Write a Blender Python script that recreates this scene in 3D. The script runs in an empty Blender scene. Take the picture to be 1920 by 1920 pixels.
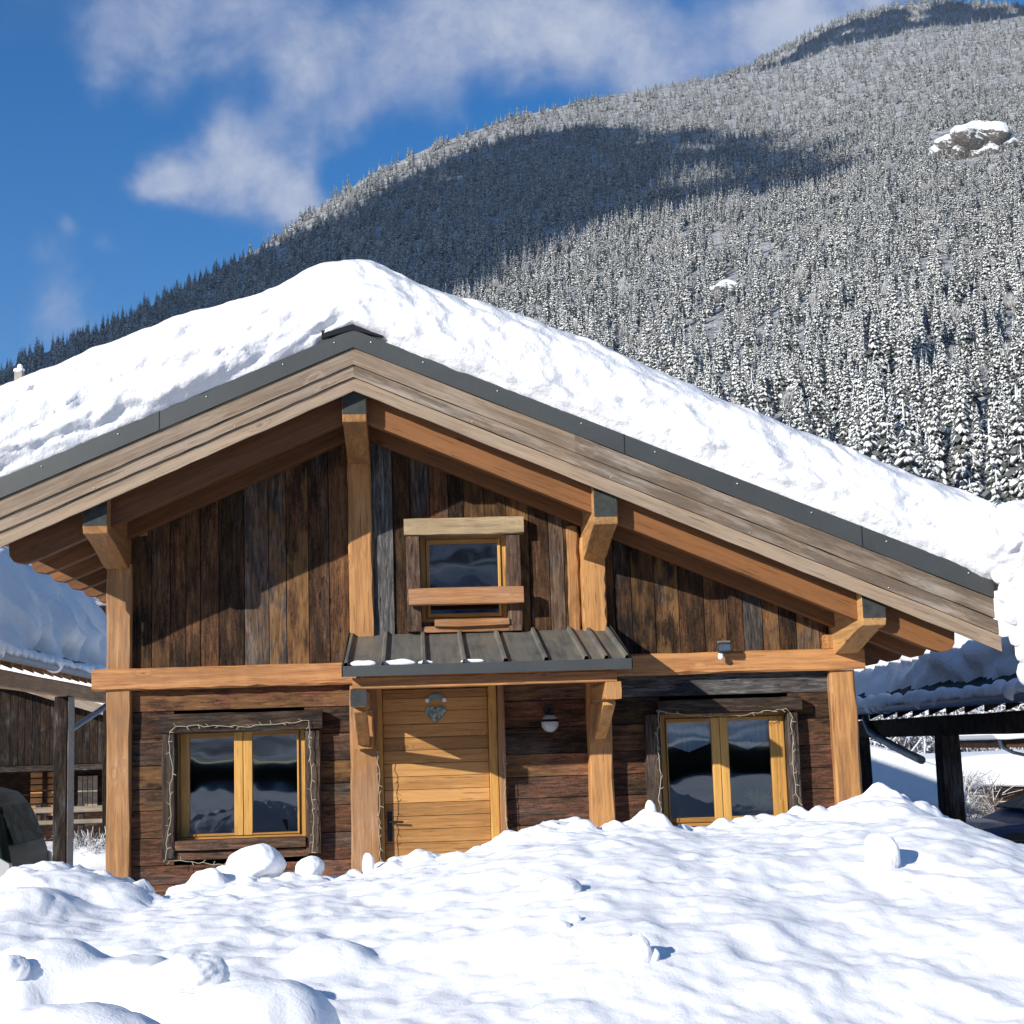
import bpy, math, random
import numpy as np
from mathutils import Vector, Matrix
random.seed(7); rng = np.random.default_rng(7)
S = bpy.context.scene
COL = S.collection
rad = math.radians

# ------------------------------------------------------------------ camera
F_PX = 2965.5016
CAM = Vector((0, -12.9, 1.6))
RM = Matrix(((0.997816, 0.022195, -0.062214), (-0.058259, -0.148145, -0.987248), (-0.031129, 0.988716, -0.146529)))
cd = bpy.data.cameras.new('camera'); cam = bpy.data.objects.new('camera', cd); COL.objects.link(cam)
cam.matrix_world = Matrix.Translation(CAM) @ RM.to_4x4()
cd.sensor_width = 36; cd.lens = 36 * F_PX / 1920; cd.clip_start = .1; cd.clip_end = 20000
S.camera = cam
SUN = Vector((-1.05, -1.0, .527)).normalized()      # towards the sun
EXPO = 0.56; SUN_E = 4.5; SKY_S = 0.095
S.view_settings.view_transform = 'Standard'; S.view_settings.look = 'None'
S.view_settings.exposure = EXPO; S.view_settings.gamma = 1
def pt(x, y, Y=0.0):
    "point of the plane Y=const seen at photo pixel (x, y)"
    v = RM @ Vector((x - 960, 960 - y, -F_PX)); t = (Y - CAM.y) / v.y
    return CAM + v * t
def ray(x, y):
    return (RM @ Vector((x - 960, 960 - y, -F_PX))).normalized()
def prj(p):
    q = RM.transposed() @ (Vector(p) - CAM)
    return 960 - F_PX * q.x / q.z, 960 + F_PX * q.y / q.z
def rc(x0, x1, yt, yb, Y=0.0):
    "X0, X1, Zbottom, Ztop of a photo rectangle on plane Y"
    xm, ym = (x0 + x1) / 2, (yt + yb) / 2
    return pt(x0, ym, Y).x, pt(x1, ym, Y).x, pt(xm, yb, Y).z, pt(xm, yt, Y).z

# ------------------------------------------------------------------ node helpers
class NT:
    def __init__(s, nt): s.nt = nt; s.n = nt.nodes; s.l = nt.links
    def add(s, t, ins=None, **kw):
        nd = s.n.new(t)
        for k, v in kw.items(): setattr(nd, k, v)
        for k, v in (ins or {}).items(): s.put(nd.inputs[k], v)
        return nd
    def put(s, sock, v):
        if isinstance(v, bpy.types.NodeSocket): s.l.new(v, sock)
        elif isinstance(v, bpy.types.Node): s.l.new(v.outputs[0], sock)
        else:
            if isinstance(v, tuple) and len(v) == 3 and sock.type == 'RGBA': v = v + (1,)
            sock.default_value = v
    def math(s, op, a, b=0.0, c=None, clamp=False):
        nd = s.add('ShaderNodeMath', operation=op, use_clamp=clamp); s.put(nd.inputs[0], a); s.put(nd.inputs[1], b)
        if c is not None: s.put(nd.inputs[2], c)
        return nd.outputs[0]
    def vmath(s, op, a, b=(0, 0, 0)):
        nd = s.add('ShaderNodeVectorMath', operation=op); s.put(nd.inputs[0], a); s.put(nd.inputs[1], b)
        return nd.outputs['Value'] if op in ('LENGTH', 'DISTANCE', 'DOT_PRODUCT') else nd.outputs[0]
    def noise(s, vec, scale, detail=4, rough=.55, dist=0.0, out='Fac'):
        return s.add('ShaderNodeTexNoise', {'Vector': vec, 'Scale': scale, 'Detail': detail, 'Roughness': rough, 'Distortion': dist}).outputs[out]
    def ramp(s, fac, stops, interp='LINEAR'):
        nd = s.add('ShaderNodeValToRGB'); s.put(nd.inputs[0], fac); cr = nd.color_ramp; cr.interpolation = interp
        while len(cr.elements) < len(stops): cr.elements.new(.5)
        for e, (p, c) in zip(cr.elements, stops):
            e.position = p; e.color = (c, c, c, 1) if not isinstance(c, tuple) else c + (1,)
        return nd.outputs[0]
    def mix(s, f, a, b, mode='MIX'):
        nd = s.add('ShaderNodeMix', data_type='RGBA', blend_type=mode)
        s.put(nd.inputs[0], f); s.put(nd.inputs[6], a); s.put(nd.inputs[7], b); return nd.outputs[2]
    def maprange(s, v, a, b, c=0.0, d=1.0, smooth=False):
        nd = s.add('ShaderNodeMapRange', interpolation_type='SMOOTHSTEP' if smooth else 'LINEAR')
        for i, q in enumerate((v, a, b, c, d)): s.put(nd.inputs[i], q)
        return nd.outputs[0]
def mat(name):
    m = bpy.data.materials.new(name); m.use_nodes = True; t = NT(m.node_tree); t.n.clear()
    out = t.add('ShaderNodeOutputMaterial'); b = t.add('ShaderNodeBsdfPrincipled'); t.l.new(b.outputs[0], out.inputs[0])
    return m, t, b, out
def objv(t): return t.add('ShaderNodeTexCoord').outputs['Object']
def bump(t, b, h, strength=.3, dist=.01):
    nd = t.add('ShaderNodeBump', {'Height': h, 'Strength': strength, 'Distance': dist}); t.l.new(nd.outputs[0], b.inputs['Normal'])
def simple(name, col, rough=.6, metal=0.0, var=.25, scale=4, bs=.2):
    m, t, b, o = mat(name); v = objv(t)
    n = t.noise(v, scale, 6, .6); n2 = t.noise(v, scale * 9, 3, .6)
    f = t.math('ADD', t.math('MULTIPLY', n, .7), t.math('MULTIPLY', n2, .3))
    lo = tuple(c * (1 - var) for c in col); hi = tuple(min(1, c * (1 + var)) for c in col)
    t.put(b.inputs['Base Color'], t.ramp(f, [(.3, lo), (.7, hi)])); b.inputs['Roughness'].default_value = rough
    b.inputs['Metallic'].default_value = metal; bump(t, b, f, bs, .004)
    return m

# ------------------------------------------------------------------ world: clear sky with drifting cloud
W = bpy.data.worlds.new('World'); S.world = W; W.use_nodes = True
t = NT(W.node_tree); t.n.clear()
sky = t.add('ShaderNodeTexSky', sky_type='NISHITA', sun_disc=False, sun_elevation=math.asin(SUN.z),
            sun_rotation=math.atan2(SUN.x, SUN.y) % (2 * math.pi), altitude=1500, air_density=1.0, dust_density=.15, ozone_density=2.5)
hs = t.add('ShaderNodeHueSaturation', {'Hue': .506, 'Saturation': 1.42, 'Value': 1.0, 'Color': sky.outputs[0]})
dv = t.add('ShaderNodeTexCoord').outputs['Generated']
warp = t.vmath('SCALE', t.vmath('SUBTRACT', t.noise(dv, 7, 5, .6, out='Color'), (.5, .5, .5)))
warp.node.inputs['Scale'].default_value = .11
wd = t.vmath('ADD', dv, warp)
acc = None
for (px, py, r, w) in [(250, 20, 110, .75), (430, -10, 150, .8), (170, 70, 60, .4), (560, 50, 90, .35), (320, 285, 105, .55), (400, 275, 130, .62), (490, 345, 130, .55), (560, 390, 80, .35), (280, 300, 70, .6), (530, 380, 80, .5), (390, 190, 60, .25), (270, 330, 70, .5), (560, 350, 80, .3),
                       (600, 150, 120, .5), (740, 130, 170, .72), (560, 190, 90, .35), (900, 20, 160, .5), (820, 220, 110, .45), (1080, 50, 160, .7), (1200, 100, 130, .6), (1000, 130, 110, .5), (1330, 30, 120, .6), (1480, 20, 120, .95), (1560, 60, 90, .7), (1620, -20, 120, .8),
                       (720, 290, 70, .45), (640, 300, 60, .35), (210, 500, 55, .62), (110, 470, 45, .4), (80, 550, 80, .5), (140, 600, 70, .42), (80, 650, 80, .5),
                       (60, -260, 300, .6), (900, -420, 420, .8), (1700, -500, 500, .7), (-500, 100, 260, .6)]:
    d = ray(px, py); dist = t.vmath('DISTANCE', wd, tuple(d))
    g = t.maprange(dist, 0.0, r / F_PX * 1.35, w, 0.0, smooth=True)
    acc = g if acc is None else t.math('MAXIMUM', acc, g) if False else t.math('ADD', acc, g)
rest = t.noise(dv, 2.2, 4, .5)                       # broken cloud over the rest of the sky
back = t.maprange(t.add('ShaderNodeSeparateXYZ', {0: dv}).outputs[1], .55, .2)
acc = t.math('ADD', acc, t.math('MULTIPLY', back, t.maprange(rest, .5, .68, 0, .9)))
fine = t.noise(dv, 15, 10, .66, .3)
cm = t.math('MULTIPLY', t.math('MINIMUM', acc, 1.15), t.maprange(fine, .22, .66, .45, 1.1))
soft_ = t.maprange(t.noise(dv, 34, 6, .6), .3, .7, .78, 1.05)
cmask = t.math('MULTIPLY', t.maprange(cm, .08, .92, 0, .86, smooth=True), soft_, clamp=True)
cloudcol = t.ramp(t.math('ADD', t.math('MULTIPLY', cm, .75), t.math('MULTIPLY', t.math('SUBTRACT', fine, .45), .9)), [(.2, (.27, .33, .50)), (.65, (.37, .42, .56)), (.95, (.51, .55, .65))])
b1 = t.add('ShaderNodeBackground', {'Color': hs, 'Strength': SKY_S})
b2 = t.add('ShaderNodeBackground', {'Color': cloudcol, 'Strength': .80})
mx = t.add('ShaderNodeMixShader', {0: cmask, 1: b1.outputs[0], 2: b2.outputs[0]})
t.l.new(mx.outputs[0], t.add('ShaderNodeOutputWorld').inputs[0])

sl = bpy.data.lights.new('sun', 'SUN'); sl.energy = SUN_E; sl.angle = rad(.53); sl.color = (1, .955, .88)
so = bpy.data.objects.new('sun', sl); COL.objects.link(so); so.rotation_euler = SUN.to_track_quat('Z', 'Y').to_euler()

# ------------------------------------------------------------------ numpy noise
def _h(ix, iy, seed):
    n = (ix.astype(np.int64) * 374761393 + iy.astype(np.int64) * 668265263 + seed * 974634777) & 0xffffffff
    n = ((n ^ (n >> 13)) * 1274126177) & 0xffffffff
    return ((n ^ (n >> 16)) & 0xffff) / 65535.0
def vnoise(x, y, seed=0):
    ix = np.floor(x); iy = np.floor(y); fx = x - ix; fy = y - iy
    fx = fx ** 3 * (fx * (fx * 6 - 15) + 10); fy = fy ** 3 * (fy * (fy * 6 - 15) + 10)
    a = _h(ix, iy, seed); b = _h(ix + 1, iy, seed); c = _h(ix, iy + 1, seed); d = _h(ix + 1, iy + 1, seed)
    return (a + (b - a) * fx + (c - a) * fy + (a - b - c + d) * fx * fy) * 2 - 1
def fbm(x, y, oct=4, seed=0, gain=.5):
    s = 0; a = 1
    for i in range(oct):
        s = s + a * vnoise(x, y, seed + i * 17); c, d = .8, .6
        x, y = (x * c - y * d) * 2.03, (x * d + y * c) * 2.03; a *= gain
    return s
def sstep(a, b, x):
    u = np.clip((x - a) / (b - a), 0, 1); return u * u * (3 - 2 * u)

# ------------------------------------------------------------------ mesh builder
class MB:
    def __init__(s): s.v = []; s.f = []; s.a = []; s.m = []
    def face(s, idx, pl=(.5, 0, 0), m=0): s.f.append(idx); s.a.append(pl); s.m.append(m)
    def quadbox(s, bot, top, pl=(.5, 0, 0), m=0):
        "two rings of equal length joined into a closed solid"
        n = len(bot); o = len(s.v); s.v += [tuple(p) for p in bot] + [tuple(p) for p in top]
        s.face(tuple(o + i for i in reversed(range(n))), pl, m); s.face(tuple(o + n + i for i in range(n)), pl, m)
        for i in range(n):
            j = (i + 1) % n; s.face((o + i, o + j, o + n + j, o + n + i), pl, m)
        return s
    def box(s, x0, x1, y0, y1, z0, z1, pl=(.5, 0, 0), m=0):
        return s.quadbox([(x0, y0, z0), (x1, y0, z0), (x1, y1, z0), (x0, y1, z0)], [(x0, y0, z1), (x1, y0, z1), (x1, y1, z1), (x0, y1, z1)], pl, m)
    def xz(s, poly, y0, y1, pl=(.5, 0, 0), m=0):
        return s.quadbox([(p[0], y1, p[1]) for p in poly], [(p[0], y0, p[1]) for p in poly], pl, m)
    def yz(s, poly, x0, x1, pl=(.5, 0, 0), m=0):
        return s.quadbox([(x0, p[0], p[1]) for p in poly], [(x1, p[0], p[1]) for p in poly], pl, m)
    def hewn(s, x0, x1, y0, y1, z0, z1, axis='z', seg=14, amp=.005, pl=(.5, 0, 0), ch=.014, m=0, seed=None):
        "beam with chamfered, slightly wandering edges"
        rr = random.Random(seed if seed is not None else int((x0 * 31 + z0 * 17 + y0 * 7) * 1000))
        L0, L1 = {'z': (z0, z1), 'x': (x0, x1), 'y': (y0, y1)}[axis]
        if axis == 'z': a0, a1, b0, b1 = x0, x1, y0, y1
        elif axis == 'x': a0, a1, b0, b1 = y0, y1, z0, z1
        else: a0, a1, b0, b1 = z0, z1, x0, x1
        rings = []
        off = [0.0] * 8
        for k in range(seg + 1):
            u = L0 + (L1 - L0) * k / seg
            c = ch * (1.0 + .5 * rr.uniform(-1, 1))
            pr = [(a0 + c, b0), (a1 - c, b0), (a1, b0 + c), (a1, b1 - c), (a1 - c, b1), (a0 + c, b1), (a0, b1 - c), (a0, b0 + c)]
            off = [o * .6 + rr.uniform(-amp, amp) for o in off]
            if k in (0, seg): pr = [(a + (.5 * (a0 + a1) - a) * .05, b + (.5 * (b0 + b1) - b) * .05) for a, b in pr]
            ring = []
            for (a, b), o in zip(pr, off):
                a += o; b += o * .7
                ring.append({'z': (a, b, u), 'x': (u, a, b), 'y': (b, u, a)}[axis])
            rings.append(ring)
        o = len(s.v)
        for r in rings: s.v += r
        for k in range(seg):
            for i in range(8):
                j = (i + 1) % 8
                s.face((o + k * 8 + i, o + k * 8 + j, o + k * 8 + 8 + j, o + k * 8 + 8 + i), pl, m)
        s.face(tuple(o + i for i in reversed(range(8))), pl, m); s.face(tuple(o + seg * 8 + i for i in range(8)), pl, m)
        return s
    def tube(s, pts, r, n=8, pl=(.5, 0, 0), m=0, caps=True):
        pts = [Vector(p) for p in pts]; rs = r if isinstance(r, (list, tuple)) else [r] * len(pts)
        o = len(s.v); up = Vector((0, 0, 1))
        for k, p in enumerate(pts):
            d = (pts[min(k + 1, len(pts) - 1)] - pts[max(k - 1, 0)]).normalized()
            a = d.cross(up if abs(d.z) < .95 else Vector((1, 0, 0))).normalized(); b = a.cross(d)
            for i in range(n):
                th = 2 * math.pi * i / n; s.v.append(tuple(p + (a * math.cos(th) + b * math.sin(th)) * rs[k]))
        for k in range(len(pts) - 1):
            for i in range(n):
                j = (i + 1) % n; s.face((o + k * n + i, o + k * n + j, o + k * n + n + j, o + k * n + n + i), pl, m)
        if caps:
            s.face(tuple(o + i for i in reversed(range(n))), pl, m); s.face(tuple(o + (len(pts) - 1) * n + i for i in range(n)), pl, m)
        return s
    def blob(s, c, r, seg=16, rings=10, sc=(1, 1, 1), amp=0.0, seed=0, pl=(.5, 0, 0), m=0, half=False):
        o = len(s.v); c = Vector(c); ra = (rings // 2) if half else rings
        rr = random.Random(seed); ph = [(Vector((rr.uniform(-1, 1), rr.uniform(-1, 1), rr.uniform(-1, 1))).normalized() * rr.uniform(1.5, 6), rr.uniform(0, 6)) for _ in range(9)]
        for k in range(ra + 1):
            th = math.pi * k / rings
            for i in range(seg):
                f = 2 * math.pi * i / seg; d = Vector((math.sin(th) * math.cos(f), math.sin(th) * math.sin(f), math.cos(th)))
                q = 1 + amp * sum(math.sin(w.dot(d) + a) / (1 + .3 * w.length) for w, a in ph) + amp * .09 * sum(math.sin(w.dot(d) * 3.7 + a * 3) for w, a in ph) + amp * .03 * sum(math.sin(w.dot(d) * 9.1 + a * 5) for w, a in ph)
                s.v.append((c.x + d.x * r * q * sc[0], c.y + d.y * r * q * sc[1], c.z + d.z * r * q * sc[2]))
        for k in range(ra):
            for i in range(seg):
                j = (i + 1) % seg; s.face((o + k * seg + i, o + (k + 1) * seg + i, o + (k + 1) * seg + j, o + k * seg + j), pl, m)
        return s
    def grid(s, P, pl=(.5, 0, 0), m=0, closeu=False):
        n, k = len(P), len(P[0]); o = len(s.v)
        for r in P: s.v += [tuple(p) for p in r]
        for i in range(n - 1):
            for j in range(k - 1): s.face((o + i * k + j, o + i * k + j + 1, o + (i + 1) * k + j + 1, o + (i + 1) * k + j), pl, m)
        return s
    def build(s, name, mats, parent=None, smooth=False, bevel=0, base=None):
        me = bpy.data.meshes.new(name); b = Vector(base) if base is not None else (parent.get('_b') and Vector(parent['_b']) or Vector((0, 0, 0))) if parent else Vector((0, 0, 0))
        me.from_pydata([(v[0] - b.x, v[1] - b.y, v[2] - b.z) for v in s.v], [], s.f)
        mats = mats if isinstance(mats, (list, tuple)) else [mats]
        for q in mats: me.materials.append(q)
        at = me.attributes.new('pl', 'FLOAT_COLOR', 'FACE')
        at.data.foreach_set('color', np.array([(a[0], a[1], a[2], 1.0) for a in s.a], dtype=np.float32).ravel())
        if len(mats) > 1: me.polygons.foreach_set('material_index', s.m)
        if smooth: me.polygons.foreach_set('use_smooth', [True] * len(s.f))
        me.update(); o = bpy.data.objects.new(name, me); COL.objects.link(o)
        if parent: o.parent = parent
        elif base is not None: o.location = base
        if bevel:
            bv = o.modifiers.new('bevel', 'BEVEL'); bv.width = bevel; bv.segments = 2; bv.limit_method = 'ANGLE'; bv.angle_limit = rad(40)
        return o
BASES = {}
def thing(name, label, cat, loc=(0, 0, 0), group=None):
    o = bpy.data.objects.new(name, None); COL.objects.link(o); o.location = loc; o.empty_display_size = .2
    o['label'] = label; o['category'] = cat; BASES[o.name] = Vector(loc)
    if group: o['group'] = group
    return o
def part(name, mb, m, parent, **kw):
    root = parent
    while root.parent: root = root.parent
    return mb.build(name, m, parent, base=BASES.get(root.name, Vector((0, 0, 0))), **kw)
def tag(o, label, cat, group=None):
    o['label'] = label; o['category'] = cat
    if group: o['group'] = group
    return o
def npmesh(name, V, faces, m, smooth=True, kind=None):
    me = bpy.data.meshes.new(name); me.vertices.add(len(V)); me.vertices.foreach_set('co', np.asarray(V, dtype=np.float32).ravel())
    Fc = np.asarray(faces, dtype=np.int32); me.loops.add(Fc.size); me.loops.foreach_set('vertex_index', Fc.ravel())
    me.polygons.add(len(Fc)); me.polygons.foreach_set('loop_start', np.arange(0, Fc.size, Fc.shape[1], dtype=np.int32))
    me.polygons.foreach_set('use_smooth', np.full(len(Fc), smooth)); me.update(calc_edges=True); me.validate()
    me.materials.append(m); o = bpy.data.objects.new(name, me); COL.objects.link(o)
    if kind: o['kind'] = kind
    return o
def gridfaces(n, k):
    i, j = np.meshgrid(np.arange(n - 1), np.arange(k - 1), indexing='ij'); a = (i * k + j).ravel()
    return np.stack([a, a + 1, a + k + 1, a + k], 1)

# ------------------------------------------------------------------ materials
def wood_old(name, axis='z', dark=1.0, red=0.0):
    m, t, b, o = mat(name); v = objv(t)
    at = t.add('ShaderNodeAttribute', attribute_name='pl'); sp = t.add('ShaderNodeSeparateColor', {0: at.outputs['Color']})
    R, G, B = sp.outputs[0], sp.outputs[1], sp.outputs[2]
    sc = {'z': (26, 26, 2.6), 'x': (2.6, 26, 26), 'y': (26, 2.6, 26)}[axis]
    off = t.math('MULTIPLY', R, 37.0)
    gv = t.vmath('ADD', t.vmath('MULTIPLY', v, sc), t.add('ShaderNodeCombineXYZ', {0: off, 1: off, 2: off}))
    n1 = t.noise(gv, 1.6, 8, .68, .6)
    pv = t.vmath('ADD', t.vmath('MULTIPLY', v, tuple(max(.35, min(1, q / 20)) * 4 for q in sc)), t.add('ShaderNodeCombineXYZ', {0: off, 1: off, 2: off}))
    n2 = t.noise(pv, 1.3, 6, .66, .4)
    n3 = t.noise(v, 60, 3, .7)
    f = t.math('ADD', t.math('ADD', t.math('MULTIPLY', n1, .62), t.math('MULTIPLY', n2, .46)), t.math('MULTIPLY', t.math('SUBTRACT', R, .5), .16))
    n6 = t.noise(gv, 6.5, 3, .7)
    f = t.math('ADD', f, t.math('ADD', t.math('MULTIPLY', t.math('SUBTRACT', n3, .5), .22), t.math('MULTIPLY', t.math('SUBTRACT', n6, .5), .22)))
    k = dark
    c = t.ramp(f, [(.40, (.010 * k, .008 * k, .007 * k)), (.53, (.040 * k, .023 * k, .014 * k)), (.62, (.085 * k, (.045 - red * .012) * k, .023 * k)), (.72, (.16 * k, (.078 - red * .02) * k, .034 * k)), (.84, (.30 * k, .18 * k, .085 * k))])
    g = t.ramp(n1, [(.32, (.025, .026, .03)), (.5, (.08, .077, .074)), (.68, (.22, .21, .20))])
    n4 = t.noise(pv, .9, 3, .5)
    gf = t.math('ADD', t.math('MULTIPLY', G, 1.0), t.maprange(n4, .56, .74, 0, .55), clamp=True)
    col = t.mix(gf, c, g)
    lite = t.ramp(n1, [(.3, (.10, .05, .02)), (.7, (.27, .15, .062))])
    n5 = t.noise(pv, 2.4, 4, .6)
    col = t.mix(t.math('MULTIPLY', B, t.maprange(n5, .42, .56), clamp=True), col, lite)
    crk = t.maprange(t.noise(gv, 3.1, 2, .5), .66, .70); col = t.mix(t.math('MULTIPLY', crk, .8), col, (.006, .005, .004))
    t.put(b.inputs['Base Color'], col); b.inputs['Roughness'].default_value = .8
    t.put(b.inputs['Specular IOR Level'], .06)
    bump(t, b, f, .75, .012)
    return m
def wood_new(name, axis='z', c1=(.27, .12, .040), c2=(.45, .225, .080), grey=0.0, stain=.7, rough=.62):
    m, t, b, o = mat(name); v = objv(t)
    if axis == 's':                                     # boards that follow the two roof slopes
        sx_ = t.add('ShaderNodeSeparateXYZ', {0: v}); sh_ = t.math('MULTIPLY', t.math('ABSOLUTE', t.math('ADD', sx_.outputs[0], .435)), .425)
        v = t.add('ShaderNodeCombineXYZ', {0: sx_.outputs[0], 1: sx_.outputs[1], 2: t.math('ADD', sx_.outputs[2], sh_)}).outputs[0]; axis = 'x'
    at = t.add('ShaderNodeAttribute', attribute_name='pl'); sp = t.add('ShaderNodeSeparateColor', {0: at.outputs['Color']})
    R, G, B = sp.outputs[0], sp.outputs[1], sp.outputs[2]
    sc = {'z': (15, 15, .8), 'x': (.8, 15, 15), 'y': (15, .8, 15)}[axis]
    off = t.math('MULTIPLY', R, 23.0); ov = t.add('ShaderNodeCombineXYZ', {0: off, 1: off, 2: off})
    
    gv = t.vmath('ADD', t.vmath('MULTIPLY', v, sc), ov)
    # knots
    kv = t.vmath('ADD', t.vmath('MULTIPLY', v, {'z': (3.2, 3.2, 1.5), 'x': (1.5, 3.2, 3.2), 'y': (3.2, 1.5, 3.2)}[axis]), ov)
    vo = t.add('ShaderNodeTexVoronoi', {'Vector': kv, 'Scale': 1.5, 'Randomness': 1.0}); kd = vo.outputs['Distance']
    knot = t.maprange(kd, .05, .095, .9, 0)
    ringd = t.maprange(kd, .0, .24, .8, 0, smooth=True)
    gv2 = t.vmath('ADD', gv, t.add('ShaderNodeCombineXYZ', {0: ringd, 1: ringd, 2: ringd}))
    n1 = t.noise(gv2, 1.7, 7, .62, .5); n2 = t.noise(v, 1.7, 5, .6); n3 = t.noise(gv, 5, 3, .6)
    f = t.math('ADD', t.math('MULTIPLY', n1, .75), t.math('MULTIPLY', t.math('SUBTRACT', R, .5), .3))
    f = t.math('ADD', f, t.math('MULTIPLY', t.math('SUBTRACT', n3, .5), .3)); f = t.math('ADD', f, t.math('MULTIPLY', n2, .25))
    c0 = tuple(q * .55 for q in c1)
    col = t.ramp(f, [(.32, c0), (.46, c1), (.58, c2), (.74, tuple(min(1, q * 1.25) for q in c2))])
    col = t.mix(knot, col, tuple(q * .3 for q in c1))
    g = t.ramp(n1, [(.3, (.11, .105, .10)), (.7, (.36, .33, .29))])
    col = t.mix(t.math('ADD', t.math('MULTIPLY', G, t.maprange(n2, .38, .6)), grey, clamp=True), col, g)
    dirt = t.math('MULTIPLY', t.maprange(t.noise(gv, .7, 6, .7), .52, .70), stain)
    col = t.mix(t.math('ADD', dirt, t.math('MULTIPLY', B, t.maprange(t.noise(t.vmath('MULTIPLY', gv, (1.6, 1.0, .55)) if axis == 'x' else gv, .8, 7, .74), .44, .56)), clamp=True), col, (.040, .034, .030))
    crk = t.maprange(t.noise(t.vmath('MULTIPLY', gv, (1.0, 1.0, 1.0)), 4.2, 2, .5), .655, .69)
    col = t.mix(t.math('MULTIPLY', crk, .75), col, tuple(q * .22 for q in c1))
    fg = t.noise(gv, 9, 3, .7); col = t.mix(.30, col, t.mix(fg, tuple(q * .25 for q in c1), tuple(min(1, q * 1.9) for q in c2)), 'MIX')
    t.put(b.inputs['Base Color'], col); b.inputs['Roughness'].default_value = rough
    t.put(b.inputs['Specular IOR Level'], .3)
    bump(t, b, t.math('ADD', n1, t.math('MULTIPLY', knot, -.3)), .45, .006)
    return m
def snow_mat(name, s1=7, s2=45, st=.35, col=(.87, .87, .875), dist=.03):
    m, t, b, o = mat(name); v = objv(t)
    n = t.math('ADD', t.noise(v, s1, 6, .6), t.math('MULTIPLY', t.noise(v, s2, 5, .7), .35))
    b.inputs['Base Color'].default_value = col + (1,); b.inputs['Roughness'].default_value = .7
    t.put(b.inputs['Specular IOR Level'], .2)
    bump(t, b, n, st, dist)
    return m
M = {}
M['old_v'] = wood_old('aged_plank_upright', 'z', 1.12, .25)
M['old_h'] = wood_old('aged_plank_level', 'x', 1.55, .7)
M['new_z'] = wood_new('larch_upright', 'z'); M['new_x'] = wood_new('larch_level', 'x', (.30, .125, .042), (.46, .22, .082)); M['new_y'] = wood_new('larch_deep', 'y', (.30, .135, .045), (.46, .25, .095)); M['rafter'] = wood_new('larch_rafter_shaded', 's', (.12, .046, .014), (.19, .080, .027), 0, .1)  # rafter: larch darkened throughout, the shade under the eaves put into its colour
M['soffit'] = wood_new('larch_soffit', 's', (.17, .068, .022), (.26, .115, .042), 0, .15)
M['barge'] = wood_new('weathered_board', 's', (.165, .108, .065), (.295, .207, .13), .2, .45, .75); M['grey_x'] = wood_new('grey_rail', 'x', (.17, .115, .072), (.31, .225, .15), .3, .45, .75)
M['door'] = wood_new('varnished_pine', 'x', (.32, .15, .045), (.45, .235, .078), 0, .2, .5)
M['frame'] = wood_new('varnished_frame', 'z', (.40, .19, .045), (.53, .29, .075), 0, .0, .45)
M['frame_x'] = wood_new('varnished_rail', 'x', (.34, .155, .036), (.46, .24, .06), 0, .05, .45)
M['dark_z'] = wood_old('blackened_plank', 'z', .55); M['dark_x'] = wood_old('blackened_beam', 'x', .55)
M['endgrain'] = simple('weathered_end_grain', (.03, .034, .031), .9, 0, .6, 18, .8)
M['pale'] = wood_new('pale_plank', 'x', (.30, .21, .11), (.44, .33, .19), 0, .35, .7)
M['metal'] = simple('grey_sheet_metal', (.085, .088, .082), .42, .55, .12, 3, .05)
M['metal2'] = simple('weathered_ribbed_sheet', (.13, .12, .105), .5, .45, .35, 2.2, .1)
M['zinc'] = simple('blue_grey_zinc', (.10, .13, .17), .4, .6, .2, 5, .05)
M['black'] = simple('black_metal', (.012, .012, .013), .4, .3, .2, 8, .05)
M['screw'] = simple('bright_screw', (.6, .6, .58), .3, .8, .1, 30, .0)
M['snow'] = snow_mat('snow'); M['snow_roof'] = snow_mat('roof_snow', 6, 34, .5, (.78, .78, .785), .06); M['snow_far'] = snow_mat('far_snow', .5, 3, .4, (.80, .83, .88), .3)
M['stone'] = simple('grey_stone', (.16, .155, .145), .9, 0, .5, 9, .9)
M['concrete'] = simple('rough_concrete', (.34, .31, .26), .9, 0, .3, 9, .5)
m, t, b, o = mat('weathered_ribbed_sheet_streaked'); v = objv(t)
n = t.noise(t.vmath('MULTIPLY', v, (16, 1.2, 1.2)), 1.3, 6, .7); n2 = t.noise(v, 2.5, 5, .6); n3 = t.noise(v, 60, 2, .6)
f = t.math('ADD', t.math('MULTIPLY', n, .6), t.math('MULTIPLY', n2, .4))
t.put(b.inputs['Base Color'], t.ramp(f, [(.34, (.07, .072, .066)), (.5, (.16, .16, .145)), (.62, (.23, .20, .15)), (.74, (.32, .23, .15))])); b.inputs['Roughness'].default_value = .55; b.inputs['Metallic'].default_value = .25; bump(t, b, n3, .15, .003)
M['metal2'] = m
def glass_mat(name, tint=(.55, .6, .62), boost=1.0):
    m, t, b, o = mat(name); t.n.remove(b)
    fr = t.add('ShaderNodeFresnel', {'IOR': 1.55}); v = objv(t)
    wv = t.noise(v, 1.6, 2, .5); bp = t.add('ShaderNodeBump', {'Height': wv, 'Strength': .12, 'Distance': .02})
    gl = t.add('ShaderNodeBsdfGlossy', {'Roughness': .012, 'Color': (.9, .95, 1), 'Normal': bp.outputs[0]}); tr = t.add('ShaderNodeBsdfTransparent', {'Color': tint})
    f = t.math('MULTIPLY', fr.outputs[0], boost, clamp=True)
    mxs = t.add('ShaderNodeMixShader', {0: f, 1: tr.outputs[0], 2: gl.outputs[0]}); t.l.new(mxs.outputs[0], o.inputs[0])
    return m
M['glass'] = glass_mat('window_glass', (.8, .84, .86), 1.8)
M['inside'] = simple('dark_interior', (.035, .03, .026), .9, 0, .2, 3, 0)
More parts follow.
